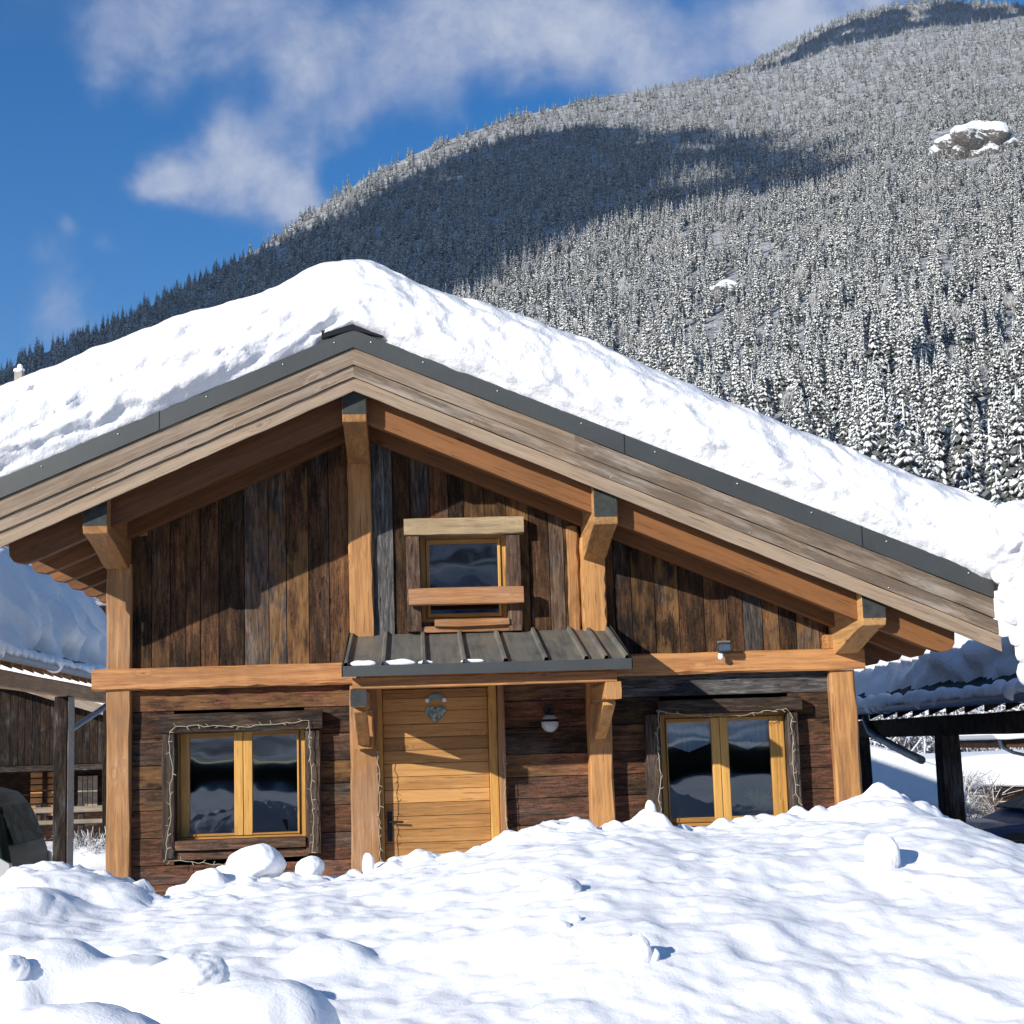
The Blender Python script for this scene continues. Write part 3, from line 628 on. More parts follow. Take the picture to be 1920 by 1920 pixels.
CH = [(478, 1622, YC - .02, 50, 34, 'large rounded snow lump below the left window, biggest of those on the crest'), (580, 1632, YC - .02, 25, 22, 'small round snowball lump on the bank right of the big lump'),
      (690, 1622, YC - .03, 11, 22, 'narrow upright snow lump in front of the post left of the door'), (1190, 1782, -7.3, 28, 34, 'upright snow lump with a blue shadow low in the middle of the bank'),
      (1222, 1792, -7.25, 14, 16, 'little snow lump leaning against the upright lump low on the bank'), (1052, 1738, -6.6, 17, 14, 'small snow lump low on the bank left of the upright lump'),
      (1078, 1722, -6.4, 12, 9, 'tiny snow crumb above the small lump on the bank'), (1055, 1658, -5.7, 36, 20, 'flat rounded snow lump below the post right of the door'),
      (1655, 1600, -5.6, 34, 46, 'tall rounded snow lump at the right shoulder of the bank'), (1222, 1528, YC - .02, 13, 24, 'pointed snow lump on the crest beside the right window'),
      (362, 1818, -8.2, 56, 36, 'broad snow lump low at the left of the bank'), (20, 1815, -8.2, 34, 28, 'rounded snow lump at the left edge of the photograph')]
for i, (px, py, Yc, wx, hz_, lab) in enumerate(CH):
    if Yc < YC - .5:                                  # rest it on the surface the ray meets
        for Yc in np.arange(-10.5, YC, .02):
            p = pt(px, py + hz_ * .55, float(Yc))
            if p.z < bank_z(p.x, p.y): break
        Yc = float(Yc); p = pt(px, py + hz_ * .2, Yc)
    else: p = pt(px, py, Yc)
    k = (Yc + 12.9) / F_PX; mb = MB()
    mb.blob(tuple(p), 1.0, 72, 48, (wx * k, wx * k * .9, hz_ * k), .085, 70 + i)
    tag(mb.build('snow_lump', M['snow_bank'], smooth=True, base=tuple(p)), lab, 'snow lump', 'loose lumps of snow on the bank')
p = pt(268, 1690, -4.35)
mb = MB(); k = .0028; mb.quadbox([(p.x - .1, p.y - .1, .2), (p.x + .13, p.y - .12, .2), (p.x + .14, p.y + .1, .2), (p.x - .08, p.y + .12, .2)], [(p.x - .045, p.y - .03, p.z + .0), (p.x + .04, p.y - .04, p.z - .02), (p.x + .02, p.y + .03, p.z + .055), (p.x - .03, p.y + .03, p.z + .06)])
tag(mb.build('stone', M['stone'], bevel=.012, base=(p.x, p.y, .2)), 'grey pointed stone in the gap of the snow bank by the corner post', 'stone')

# ================================================================== THE CHALET
XA = -.435; YF = -1.05
EL, ER = -3.30, 4.42                                   # eaves
def zt(x): return 4.797 - .4175 * abs(x - XA)          # top of the roof at the verge
def zb(x): return 4.330 - .434 * abs(x - XA)           # bottom of the barge boards
CHT = thing('chalet', 'brown timber chalet with deep snow on its low-pitched roof behind the snow bank', 'chalet')
XL0, XL1, _, _ = rc(199, 245, 1000, 1640); XR0, XR1, _, _ = rc(1562, 1609, 1260, 1500)
XC0, XC1, _, _ = rc(653, 699, 900, 1190)
XM0, XM1, _, _ = rc(1090, 1135, 1010, 1180)
CL = .075                                             # face of the cladding

# roof: deck, rafters, soffit
mb = MB()
for sgn, xe in ((-1, EL), (1, ER)):
    n = 40; ys = axis_pts([(-.98, 8.6, 62)])
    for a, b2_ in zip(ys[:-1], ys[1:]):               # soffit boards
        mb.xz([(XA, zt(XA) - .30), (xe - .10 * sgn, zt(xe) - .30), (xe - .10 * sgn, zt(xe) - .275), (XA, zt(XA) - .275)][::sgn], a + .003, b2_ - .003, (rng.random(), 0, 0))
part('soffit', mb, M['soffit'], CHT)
mb = MB()
for sgn, xe in ((-1, EL), (1, ER)): mb.xz([(XA, zt(XA) - .27), (xe, zt(xe) - .27), (xe, zt(xe) - .02), (XA, zt(XA) - .02)][::sgn], -.985, 8.65)
part('roof', mb, M['metal'], CHT)
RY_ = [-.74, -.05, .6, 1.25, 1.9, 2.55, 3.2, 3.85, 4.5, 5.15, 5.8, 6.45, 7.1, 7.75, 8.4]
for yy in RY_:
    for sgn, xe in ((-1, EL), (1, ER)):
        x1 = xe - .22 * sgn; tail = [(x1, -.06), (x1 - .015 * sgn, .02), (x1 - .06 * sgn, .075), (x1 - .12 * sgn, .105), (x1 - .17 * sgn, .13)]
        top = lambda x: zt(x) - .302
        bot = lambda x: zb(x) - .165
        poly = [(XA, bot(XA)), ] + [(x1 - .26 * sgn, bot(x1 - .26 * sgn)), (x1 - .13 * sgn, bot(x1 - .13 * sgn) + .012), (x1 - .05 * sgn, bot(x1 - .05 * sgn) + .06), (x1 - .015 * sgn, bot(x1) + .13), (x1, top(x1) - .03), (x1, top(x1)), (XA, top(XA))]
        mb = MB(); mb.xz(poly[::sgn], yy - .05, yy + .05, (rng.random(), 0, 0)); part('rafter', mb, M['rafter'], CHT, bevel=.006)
# barge boards, three a side and the metal verge trim
def board(f0, f1, y0, y1, name, m_, sgn, xe, pl, seg=26, amp=.003):
    rr = random.Random(int(f0 * 1000) + sgn); top = []; bot = []
    mb = MB(); xs = [XA + (xe - XA) * i / seg for i in range(seg + 1)]
    rings = []
    for i, x in enumerate(xs):
        a = zt(x) + (zb(x) - zt(x)) * f0 + (rr.uniform(-amp, amp) if 0 < i else 0); b_ = zt(x) + (zb(x) - zt(x)) * f1 + (rr.uniform(-amp, amp) if 0 < i else 0)
        rings.append([(x, y0, b_), (x, y0, a), (x, y1, a), (x, y1, b_)])
    o_ = len(mb.v)
    for r in rings: mb.v += r
    for i in range(seg):
        plx = pl(i / seg)
        for k in range(4):
            j = (k + 1) % 4; q = (o_ + i * 4 + k, o_ + i * 4 + j, o_ + i * 4 + 4 + j, o_ + i * 4 + 4 + k); mb.face(q if sgn > 0 else q[::-1], plx)
    e0 = tuple(o_ + k for k in range(4)); e1 = tuple(o_ + seg * 4 + k for k in range(4)); mb.face(e0[::-1] if sgn > 0 else e0, pl(0)); mb.face(e1 if sgn > 0 else e1[::-1], pl(1))
    return part(name, mb, m_, CHT)
for sgn, xe in ((-1, EL), (1, ER)):
    q = .5 if sgn < 0 else .6
    wr = sgn > 0
    board(.0, .30, -1.075, -.99, 'verge_trim', M['metal'], sgn, xe + (.0 if sgn < 0 else .0), lambda u: (.5, 0, 0), amp=0)
    board(.306, .575, -1.055, -.992, 'barge_board', M['barge'], sgn, xe, lambda u: (.3 + .1 * q, (.7 if wr and u > .33 else .25), .95 if wr and u > .33 else .1))
    board(.583, .775, -1.035, -.993, 'barge_board', M['barge'], sgn, xe + .03 * sgn, lambda u: (.62 + .1 * q, (.8 if wr else .35), .9 if wr else .1))
    board(.783, 1.0, -1.015, -.994, 'barge_board', M['barge'], sgn, xe + .05 * sgn, lambda u: (.85, .18, .0))
mb = MB()
for sgn, xe in ((-1, EL), (1, ER)):
    k = 0; x = XA + .14 * sgn
    while abs(x - XA) < abs(xe - XA) - .1:
        z = zt(x) - .045; mb.blob((x, -1.077, z), .007, 8, 6); x += (.65 if k else .42) * sgn * random.uniform(.85, 1.1); k += 1
    for x in np.arange(.9, abs(xe - XA), 1.05):
        xx = XA + sgn * x; mb.blob((xx, -1.037, zt(xx) + (zb(xx) - zt(xx)) * .74), .006, 8, 6)
part('screws', mb, M['screw'], CHT, smooth=True)
mb = MB()                                             # joints of the verge trim
for xx in (1.62, 3.42, -1.9):
    s_ = 1 if xx > XA else -1; a = zt(xx) + .001; b_ = zt(xx) + (zb(xx) - zt(xx)) * .30
    mb.xz([(xx, b_), (xx + .006, b_), (xx + .006, a), (xx, a)], -1.0775, -1.0, m=0)
part('trim_joint', mb, M['black'], CHT)
mb = MB()                                             # ridge cap poking out of the snow
w = .235; za = 4.832
mb.xz([(XA - w, za - .105), (XA - w, za - .045), (XA, za + .0), (XA + w, za - .045), (XA + w, za - .105), (XA, za - .04)][::-1], -1.085, 6)
part('ridge_cap', mb, M['black'], CHT)

# purlins with carved ends
def purlin(xc, zbot, w=.185):
    zT = zb(xc) + .10; mb = MB(); z0 = zbot
    ring = [(-.93, zT), (-.93, z0 + .055), (-.905, z0), (-.8, z0 - .012), (-.6, z0 - .045), (-.4, z0 - .09), (-.2, z0 - .14), (-.05, z0 - .165), (.3, z0 - .165), (.3, zT)]
    r = random.random()
    x0, x1 = xc - w / 2, xc + w / 2; n = len(ring); o_ = len(mb.v)
    mb.v += [(x0, p[0], p[1]) for p in ring] + [(x1, p[0], p[1]) for p in ring]
    for i in range(n):
        j = (i + 1) % n; mb.face((o_ + i, o_ + j, o_ + n + j, o_ + n + i), (r, 0, 0), 1 if i == 0 else 0)
    mb.face(tuple(o_ + i for i in reversed(range(n))), (r, 0, 0)); mb.face(tuple(o_ + n + i for i in range(n)), (r, 0, 0))
    part('purlin', mb, [M['new_y'], M['endgrain']], CHT, bevel=.007)
purlin(pt(178, 975, -.93).x, 3.285); purlin(pt(664, 760, -.93).x, 4.108); purlin(pt(1136, 960, -.93).x, 3.268); purlin(pt(1640, 1155, -.93).x, 2.435)

# posts, beams
def post(x0, x1, z0, z1, y0=0.0, y1=.2, pl=(.5, 0, 0), name='post', m_=None, **kw):
    mb = MB(); mb.hewn(x0, x1, y0, y1, z0, z1, 'z', pl=pl, **kw); return part(name, mb, m_ or M['new_z'], CHT)
_, _, bz0, bz1 = rc(171, 1602, 1255, 1297)            # lintel beam
BZ0, BZ1 = 2.137, 2.312
post(XL0, XL1, -.1, zb(XL0) - .28, pl=(.30, .2, .35)); post(XC0, XC1, BZ1, zb(XC0) - .30, pl=(.62, 0, .0)); post(XC0 - .01, XC1 + .015, -.1, BZ0, -.004, .2, pl=(.2, .35, 0))
post(XM0, XM1, BZ1, zb(XM0) - .26, pl=(.72, 0, 0), y0=-.03); a, b_, _, _ = rc(1106, 1150, 1400, 1560); post(a, b_, -.1, BZ0, -.06, .16, pl=(.75, 0, 0))
post(XR0, XR1 + .01, -.1, BZ0, pl=(.52, 0, 0)); post(XR0 - .03, XR1 - .03, BZ1, zb(XR0) - .24, pl=(.45, 0, 0))
a, b_, _, _ = rc(1066, 1088, 1000, 1180); post(a, b_, BZ1, zb(a) - .2, .035, .2, pl=(.25, 0, .25), name='batten')
xb0 = pt(173, 1276).x; xb1 = pt(1620, 1236).x; xcan = pt(640, 1270, 0).x
mb = MB(); mb.hewn(xb0, XC0 + .02, -.035, .17, BZ0, BZ1, 'x', 22, .004, (.42, 0, .12), .016); part('lintel_beam', mb, M['new_x'], CHT)
mb = MB(); mb.hewn(XC0 + .02, xb1, -.033, .17, BZ0 + .003, BZ1 + .002, 'x', 26, .004, (.60, 0, .0), .02); part('lintel_beam', mb, M['new_x'], CHT)
mb = MB(); mb.hewn(pt(232, 985, .0).x, pt(275, 985, 0).x, -.02, .1, pt(250, 1003).z, pt(250, 978).z, 'x', 4, .003, (.2, .2, .5)); part('beam_stub', mb, M['new_x'], CHT)

# openings: (x0,x1,z0,z1)
LW = rc(328, 573, 1362, 1575, .12); RWd = rc(1240, 1483, 1336, 1549, .12); UW = rc(789, 950, 1003, 1166, .12); DR = (pt(703, 1400, .1).x, pt(944, 1400, .1).x, -.1, 2.115)
# upper cladding, upright planks
mb = MB(); x = XL1 - .03; k = 0; x_end = XR0 + .02
gpx0, gpx1 = pt(699, 1050).x, pt(741, 1050).x
while x < x_end:
    w = random.choice([.115, .135, .15, .165, .18, .2]) * random.uniform(.93, 1.07)
    if x < gpx0 < x + w and gpx0 - x > .05: w = gpx0 - x
    grey = 0.0
    if abs(x - gpx0) < .02: w = gpx1 - gpx0; grey = 1.0
    x1 = min(x + w, x_end); pl = (random.random(), grey if grey else (random.random() < .14) * .45, random.choice([0, 0, 0, .1, .3, .75]) if not grey else 0)
    y0 = CL + random.uniform(-.006, .006) - (.02 if grey else 0)
    za = max(BZ1, 2.3) - .06; segs = [(za, 99)]
    if x1 > UW[0] + .02 and x < UW[1] - .02: segs = [(za, UW[2]), (UW[3], 99)]
    for (s0, s1) in segs:
        n_ = 8; zl = min(s1, zt(x) - .28) if s1 == 99 else s1; zr_ = min(s1, zt(x1) - .28) if s1 == 99 else s1
        if s1 == 99 and x < XA < x1: zl = zr_ = min(zt(x), zt(x1)) - .28
        g_ = .0025
        mb.quadbox([(x + g_, y0, s0), (x1 - g_, y0, s0), (x1 - g_, y0 + .03, s0), (x + g_, y0 + .03, s0)], [(x + g_, y0, zl), (x1 - g_, y0, zr_), (x1 - g_, y0 + .03, zr_), (x + g_, y0 + .03, zl)], pl)
    x = x1; k += 1
part('upper_cladding', mb, M['old_v'], CHT, bevel=.003)
# lower cladding, level planks
LCL = [MB(), MB(), MB()]; z = -.1
while z < BZ0:
    h = random.choice([.15, .17, .185, .2, .215]); z1 = min(z + h, BZ0 + .02); 
    if BZ0 - z1 < .07: z1 = BZ0 + .02
    for ip_, (bx0, bx1) in enumerate(((XL1 - .02, XC0 + .02), (DR[1] - .01, XM0 + .03), (XM1 - .0, XR0 + .02))):
        pl = (random.random(), .75 if (z1 > BZ0 and bx0 > 1.2) else random.choice([0, 0, 0, .1, .4]) , random.choice([0, 0, .2, .6])); y0 = CL + random.uniform(-.005, .005)
        segs = [(bx0, bx1)]
        for op in (LW, RWd):
            if z1 > op[2] + .01 and z < op[3] - .01 and bx0 < op[0] and bx1 > op[1]: segs = [(bx0, op[0]), (op[1], bx1)]
        for (a, b_) in segs: LCL[ip_].box(a, b_, y0, y0 + .035, z + .0025, z1 - .0025, pl)
    z = z1
for mb in LCL: part('lower_cladding', mb, M['old_h'], CHT, bevel=.004)
# body of the house
mb = MB(); xa, xb = XL0 + .05, XR1 - .05; e_ = .02
mb.box(xa, xa + .12, .21, 8, -.2, zt(xa) - .31, (.3, 0, 0)); mb.box(xb - .12, xb, .21, 8, -.2, zt(xb) - .31, (.6, 0, 0))
mb.xz([(xa, -.2), (xb, -.2), (xb, zt(xb) - .31), (XA, zt(XA) - .31), (xa, zt(xa) - .31)], 8.0, 8.12)
part('wall', mb, M['dark_z'], CHT)
mb = MB(); mb.box(xa + .13, xb - .13, 1.9, 1.95, -.1, 2.1); mb.box(xa + .13, xb - .13, .12, 1.9, 2.16, 2.2); mb.box(xa + .13, xb - .13, .12, 1.9, -.12, -.08)
mb.box(UW[0] - .6, UW[1] + .9, 1.5, 1.55, 2.21, 3.9); mb.box(.62, .66, .12, 1.88, -.08, 2.15); mb.box(-.33, -.30, .12, 1.88, -.08, 2.15)
part('interior_wall', mb, M['inside'], CHT)

# door
D0, D1, _, _ = rc(720, 917, 1290, 1600, .12); DT = pt(818, 1291, .12).z
door = MB(); z = 0.02; k = 0
while z < DT:
    z1 = min(z + .105, DT); door.box(D0, D1, .115, .15, z, z1 - .003, (random.random(), 0, 0)); z = z1
dob = part('door', door, M['door'], CHT, bevel=.003)
mb = MB(); hx = pt(731, 1550, .11).x; hz0, hz1 = pt(731, 1578, .11).z, pt(731, 1522, .11).z
mb.box(hx - .02, hx + .02, .107, .114, hz0, hz1); mb.tube([(hx, .11, (hz0 + hz1) / 2 + .04), (hx, .06, (hz0 + hz1) / 2 + .04), (hx + .11, .055, (hz0 + hz1) / 2 + .035)], .009, 8)
part('handle', mb, M['black'], dob)
mb = MB(); fx0, fx1 = DR[0], DR[1]
mb.hewn(fx0, D0 - .003, .04, .17, -.05, DT + .06, 'z', 10, .001, (.3, 0, 0), .006); mb.hewn(D1 + .003, D1 + .075, .04, .17, -.05, DT + .06, 'z', 10, .001, (.6, 0, 0), .006)
mb.box(D0 - .003, D1 + .003, .045, .17, DT + .004, DT + .06, (.4, 0, 0))
part('door_frame', mb, M['frame'], CHT)
mb = MB(); mb.hewn(D1 + .078, fx1 + .01, -.01, .17, -.05, BZ0, 'z', 10, .003, (.25, .25, .15), .008); part('door_jamb', mb, M['new_z'], CHT)

# windows
def window(op, panes, header, jambs, sill, name, dark=True, frame_y=.12, hdrm=None, jm=None):
    "op opening, panes list of photo rects"
    x0, x1, z0, z1 = op; fy = frame_y
    cs = MB(); h = rc(*header, -.05); cs.hewn(h[0], h[1], -.055, .07, h[2], h[3], 'x', 10, .004, (.3, .2, .1), .008)
    root = part('window', cs, hdrm or M['dark_x'], CHT); root['label'] = name
    for j in jambs:
        jb = MB(); q = rc(*j, -.03); jb.hewn(q[0], q[1], -.035, .11, q[2], q[3], 'z', 10, .003, (random.random(), .3, .1), .006); part('casing', jb, jm or M['dark_z'], root)
    for i, s_ in enumerate(sill): sb = MB(); q = rc(*s_, -.05); sb.hewn(q[0], q[1], -.06 + .05 * (i % 2), .13, q[2], q[3], 'x', 8, .002, (random.random(), .2, .2), .006); part('sill', sb, M['new_x'] if not dark else M['old_h'], root)
    P = [rc(*p, fy) for p in panes]; fz0 = min(p[2] for p in P); fz1 = max(p[3] for p in P)
    fb = MB(); fb.box(x0, x0 + .045, fy - .01, fy + .07, z0, z1, (.3, 0, 0)); fb.box(x1 - .045, x1, fy - .01, fy + .07, z0, z1, (.5, 0, 0))
    fb.box(x0 + .04, x1 - .04, fy - .012, fy + .068, z0 + .001, z0 + .035, (.4, 0, 0), 1); fb.box(x0 + .04, x1 - .04, fy - .012, fy + .068, z1 - .035, z1 - .001, (.4, 0, 0), 1); part('frame', fb, [M['frame'], M['frame_x']], root, bevel=.004)
    for i, p in enumerate(P):
        lx = x0 + .047 if i == 0 else (P[i - 1][1] + p[0]) / 2 + .002; rx = x1 - .047 if i == len(P) - 1 else (p[1] + P[i + 1][0]) / 2 - .002
        b0, b1 = z0 + .037, z1 - .037; sa = MB()
        sa.box(lx, p[0], fy - .028, fy + .03, b0, b1, (.2 + .5 * i, 0, 0)); sa.box(p[1], rx, fy - .028, fy + .03, b0, b1, (.8 - .5 * i, 0, 0))
        sa.box(p[0] - .004, p[1] + .004, fy - .026, fy + .029, b0 + .001, p[2], (.3, 0, 0), 1); sa.box(p[0] - .004, p[1] + .004, fy - .026, fy + .029, p[3], b1 - .001, (.3, 0, 0), 1); part('sash', sa, [M['frame'], M['frame_x']], root, bevel=.005)
        g = MB(); g.box(p[0] - .005, p[1] + .005, fy, fy + .004, p[2] - .005, p[3] + .005); part('pane', g, M['glass'], root)
    return root, P
wl, PL = window(LW, [(356, 440, 1384, 1563), (474, 558, 1378, 1560)], (298, 604, 1336, 1372), [(303, 328, 1374, 1610), (573, 601, 1370, 1600)], [(328, 573, 1573, 1592), (322, 578, 1594, 1610)], 'left window in a blackened timber surround')
wr_, PR = window(RWd, [(1253, 1336, 1355, 1533), (1367, 1446, 1350, 1529)], (1234, 1504, 1310, 1336), [(1215, 1240, 1340, 1575), (1483, 1502, 1336, 1560)], [(1262, 1480, 1549, 1562), (1255, 1490, 1564, 1590)], 'right window with lace valance', jm=M['old_v'])
wu, PU = window(UW, [(806, 934, 1020, 1150)], (757, 982, 970, 1002), [(763, 789, 1003, 1184), (951, 978, 1003, 1182)], [(815, 955, 1160, 1174), (787, 968, 1172, 1184)], 'small upper window with a timber rail across it', dark=False, hdrm=M['pale'], jm=M['old_v'])
mb = MB(); q = rc(766, 982, 1101, 1133, -.13); mb.hewn(q[0], q[1], -.14, -.06, q[2], q[3], 'x', 6, .002, (.35, .35, 0), .008); part('rail', mb, M['new_x'], wu)
# lace valances and the plant on the sill
mb = MB()
for p in PR:
    n = 24; zs = p[3] + .02; P_ = [[(p[0] - .01 + (p[1] - p[0] + .02) * i / n, .165 + .008 * math.sin(i * 1.9), zs - hh_) for i in range(n + 1)] for hh_ in (0, .1, .17)]
    P_.append([(q[0], q[1], q[2] - (.02 + .07 * (1 - abs(i / n - .5) * 2) ** 1.0)) for i, q in enumerate(P_[-1])]); mb.grid(P_)
part('valance', mb, M['lace'], wr_)
p = pt(1425, 1520, .24); PLN = thing('potted_plant', 'green leafy pot plant behind the right pane of the right window', 'plant', tuple(p)); mb = MB(); rr = random.Random(3)
for i in range(46):
    a = rr.uniform(0, 6.28); l = rr.uniform(.10, .25); q0 = Vector((p.x + rr.uniform(-.02, .02), p.y + rr.uniform(-.02, .02), p.z + .0)); dr = Vector((math.cos(a) * rr.uniform(.3, 1), math.sin(a) * .5, rr.uniform(.6, 1.6))).normalized()
    mid = q0 + dr * l * .6; tip = q0 + dr * l + Vector((math.cos(a) * .05, 0, -.03)); w_ = Vector((.013, 0, 0)); o_ = len(mb.v)
    mb.v += [tuple(q0 - w_ * .5), tuple(q0 + w_ * .5), tuple(mid - w_), tuple(mid + w_), tuple(tip)]; mb.face((o_, o_ + 1, o_ + 3, o_ + 2)); mb.face((o_ + 2, o_ + 3, o_ + 4))
part('leaves', mb, M['leaf'], PLN)
mb = MB(); mb.tube([(p.x, p.y, p.z - .13), (p.x, p.y, p.z + .01)], [.045, .065], 16); part('pot', mb, M['clay'], PLN)

# ---- canopy over the door
CN_ = part('door_canopy', MB().box(0, .001, 0, .001, 3, 3.001), M['black'], CHT) if False else None
cy0, cy1 = .06, -1.22
cxl, cxr = pt(650, 1220, -.6).x, pt(1161, 1215, -.6).x; czb = pt(900, 1184, .0).z; czf = pt(905, 1243, cy1).z
mb = MB(); n = 200; prof = []
ribs = [cxl + .02] + [pt(x, 1190, 0).x for x in (708, 780, 853, 925, 992, 1052, 1088)] + [cxr - .02]
ribs = [cxl + .02 + (cxr - cxl - .04) * f for f in (0, .133, .277, .42, .565, .71, .853, .925, 1.0)]
xs = []
for r in ribs: xs += [(r - .022, 0), (r - .012, .028), (r + .008, .03), (r + .02, 0)]
xs = [(min(max(x, cxl), cxr), h) for x, h in xs]
rows = []
for y in np.linspace(cy0, cy1, 8):
    u = (y - cy0) / (cy1 - cy0); rows.append([(x, y, czb + (czf - czb) * u + h) for x, h in xs])
mb.grid([[(a, b_, c_) for a, b_, c_ in r] for r in rows]); lo = [[(a, b_, czb + (czf - czb) * ((b_ - cy0) / (cy1 - cy0)) - .004) for a, b_, c_ in r[::-1]] for r in rows]; mb.grid(lo)
can = part('canopy', mb, M['metal2'], CHT)
mb = MB(); fz0, fz1 = pt(905, 1262, cy1).z, pt(905, 1243, cy1).z + .004
mb.box(cxl - .01, cxr + .015, cy1 - .012, cy1 - .004, fz0, fz1); 
mb.yz([(cy1 - .012, fz0 + .0), (cy1 - .012, fz1 + .0), (cy0, czb + .04), (cy0, czb - .06)], cxr + .008, cxr + .016); mb.yz([(cy1 - .012, fz0 + .0), (cy1 - .012, fz1 + .0), (cy0, czb + .04), (cy0, czb - .06)], cxl - .012, cxl - .004)
part('fascia', mb, M['metal'], can)
mb = MB(); mb.hewn(cxl + .06, cxr - .09, cy1 + .12, cy1 + .22, fz0 - .085, fz0 - .002, 'x', 16, .002, (.55, 0, 0), .006); part('front_beam', mb, M['new_x'], can)
mb = MB()
for a in np.arange(cxl + .03, cxr - .05, .13): mb.yz([(cy1 + .0, czf - .045), (cy1 + .0, czf - .016), (cy0 - .04, czb - .012), (cy0 - .04, czb - .041)], a, a + .125, (random.random(), 0, 0))
part('boarding', mb, M['new_y'], can)
def bracket(pxc, armw, pl):
    xc = pxc; zt_ = fz0 - .088
    mb = MB(); mb.yz([(cy1 + .225, zt_ + .002), (cy1 + .225, fz0 + .01), (.0, czb - .075), (.0, zt_ + .002)], xc - .02, xc + .012, pl); part('cheek_board', mb, M['new_y'], can)
    mb = MB()
    mb.hewn(xc - armw / 2, xc + armw / 2, cy1 + .10, .0, zt_ - .125, zt_, 'y', 8, .002, pl, .006); br = part('bracket', mb, [M['new_y']], can)
    mb = MB(); mb.hewn(xc - armw / 2 - .004, xc + armw / 2 + .004, cy1 + .09, cy1 + .0985, zt_ - .127, zt_ + .002, 'z', 2, .001, pl, .003); part('arm_end', mb, M['endgrain'] if pl[1] > .5 else M['new_z'], br)
    mb = MB(); z2 = pt(680, 1404, -.05).z if xc < .3 else pt(1130, 1392, -.1).z
    mb.hewn(xc - armw / 2 - .02, xc + armw / 2 + .02, -.13, -.03, z2, zt_ - .128, 'z', 6, .002, (pl[0], 0, 0), .01); part('wall_block', mb, M['new_z'], br)
    mb = MB(); a = Vector((0, -.13, z2 + .06)); b_ = Vector((0, cy1 + .40, zt_ - .13)); d = (b_ - a).normalized(); nn = Vector((0, -d.z, d.y)) * .036
    mb.quadbox([(xc - armw * .42, *(a + s_ * nn)[1:]) for s_ in (-1, 1)] + [(xc + armw * .42, *(a + s_ * nn)[1:]) for s_ in (1, -1)], [(xc - armw * .42, *(b_ + s_ * nn)[1:]) for s_ in (-1, 1)] + [(xc + armw * .42, *(b_ + s_ * nn)[1:]) for s_ in (1, -1)], (pl[0], 0, 0))
    part('brace', mb, M['new_y'], br, bevel=.008)
    mb = MB(); mb.blob((xc, -.135, z2 + .06), .014, 10, 8); part('bolt', mb, M['screw'], br, smooth=True)
bracket(pt(672, 1300, cy1 + .1).x, .115, (.4, .9, 0)); bracket(pt(1150, 1290, cy1 + .1).x, .115, (.7, 0, .2))
for i, (a, b_) in enumerate(((656, 706), (716, 780), (784, 812), (864, 908))):
    mb = MB(); n = 18; x0_, x1_ = pt(a, 1243, cy1 + .05).x, pt(b_, 1243, cy1 + .05).x; zf = czf + .002
    pts_ = []
    for k in range(n + 1):
        u = k / n; e = math.sin(math.pi * u) ** .5 * (.88 + .12 * math.sin(u * 9 + i * 2)); pts_.append((x0_ + (x1_ - x0_) * u, cy1 + .045, zf + .014, (.026 if i < 2 else .014) * e + .002))
    mb.tube([(q[0], q[1], q[2] + .3 * q[3]) for q in pts_], [q[3] for q in pts_], 10)
    for k in range(0): pass
    o_ = mb.build('snow_patch', M['snow'], smooth=True, base=(x0_, cy1, zf)); tag(o_, ['leftmost strip of snow left on the edge of the door canopy', 'long strip of snow on the canopy edge, second from the left', 'thin tapering strip of snow on the canopy edge, third from the left', 'thin strip of snow on the canopy edge furthest right'][i], 'snow', 'strips of snow on the canopy edge')

# ---- roof snow
SIL = [(x, y) for x, y in ROOFSIL if x <= 1800] + [(1870, 962), (1930, 1000), (1990, 1060)]
sp_ = [pt(x, y, -.45) for x, y in SIL]; TX = np.array([p.x for p in sp_]); TZ = np.array([p.z for p in sp_])
# smooth the traced top
ssx = np.linspace(-3.62, 4.78, 420); top = np.interp(ssx, TX, TZ); ker = np.hanning(13); ker /= ker.sum(); top = np.convolve(np.pad(top, 6, 'edge'), ker, 'valid')
base_ = 4.797 - .4175 * np.abs(ssx - XA) - .012
endf = sstep(4.05, 5.0, ssx); endl = sstep(-3.2, -3.85, ssx)
base_ = np.where(ssx > ER, np.interp(ER, ssx, base_) - .0 * ssx, base_); base_ = np.where(ssx < EL, np.interp(EL, ssx, base_), base_)
H = np.maximum(top - base_, .05)
H = H * np.sqrt(np.clip(1 - np.clip((ssx - 4.25) / .54, 0, 1) ** 2, 0, 1)) * np.sqrt(np.clip(1 - np.clip((-3.15 - ssx) / .48, 0, 1) ** 2, 0, 1)) + .01
sec = [(-1.00, -.03), (-1.07, .02), (-1.12, .10), (-1.145, .2), (-1.15, .30), (-1.135, .42), (-1.11, .54), (-1.07, .65), (-1.01, .75), (-.92, .84), (-.8, .91), (-.65, .96), (-.45, .99), (-.2, 1.0), (.2, .99), (.9, .985), (2, .98), (3.5, .975), (5, .97), (6.5, .96), (8, .93), (8.7, .8), (8.9, .4), (8.7, 0.0)]
fs = np.linspace(0, 12, 60).tolist() + [13 + .5 * k for k in range(22)]
sy_ = np.array([np.interp(f, range(24), [q[0] for q in sec]) for f in fs]); sh_ = np.array([np.interp(f, range(24), [q[1] for q in sec]) for f in fs])
U, K = np.meshgrid(ssx, np.arange(len(fs)), indexing='ij'); SYg = sy_[K]; SHg = sh_[K]
HB = H[:, None]; PX_ = U.copy(); PY_ = SYg.copy(); PZ_ = base_[:, None] + SHg * HB
lay = PZ_ - base_[:, None]
face = sstep(.0, .15, SHg) * sstep(.6, -.3, SYg)
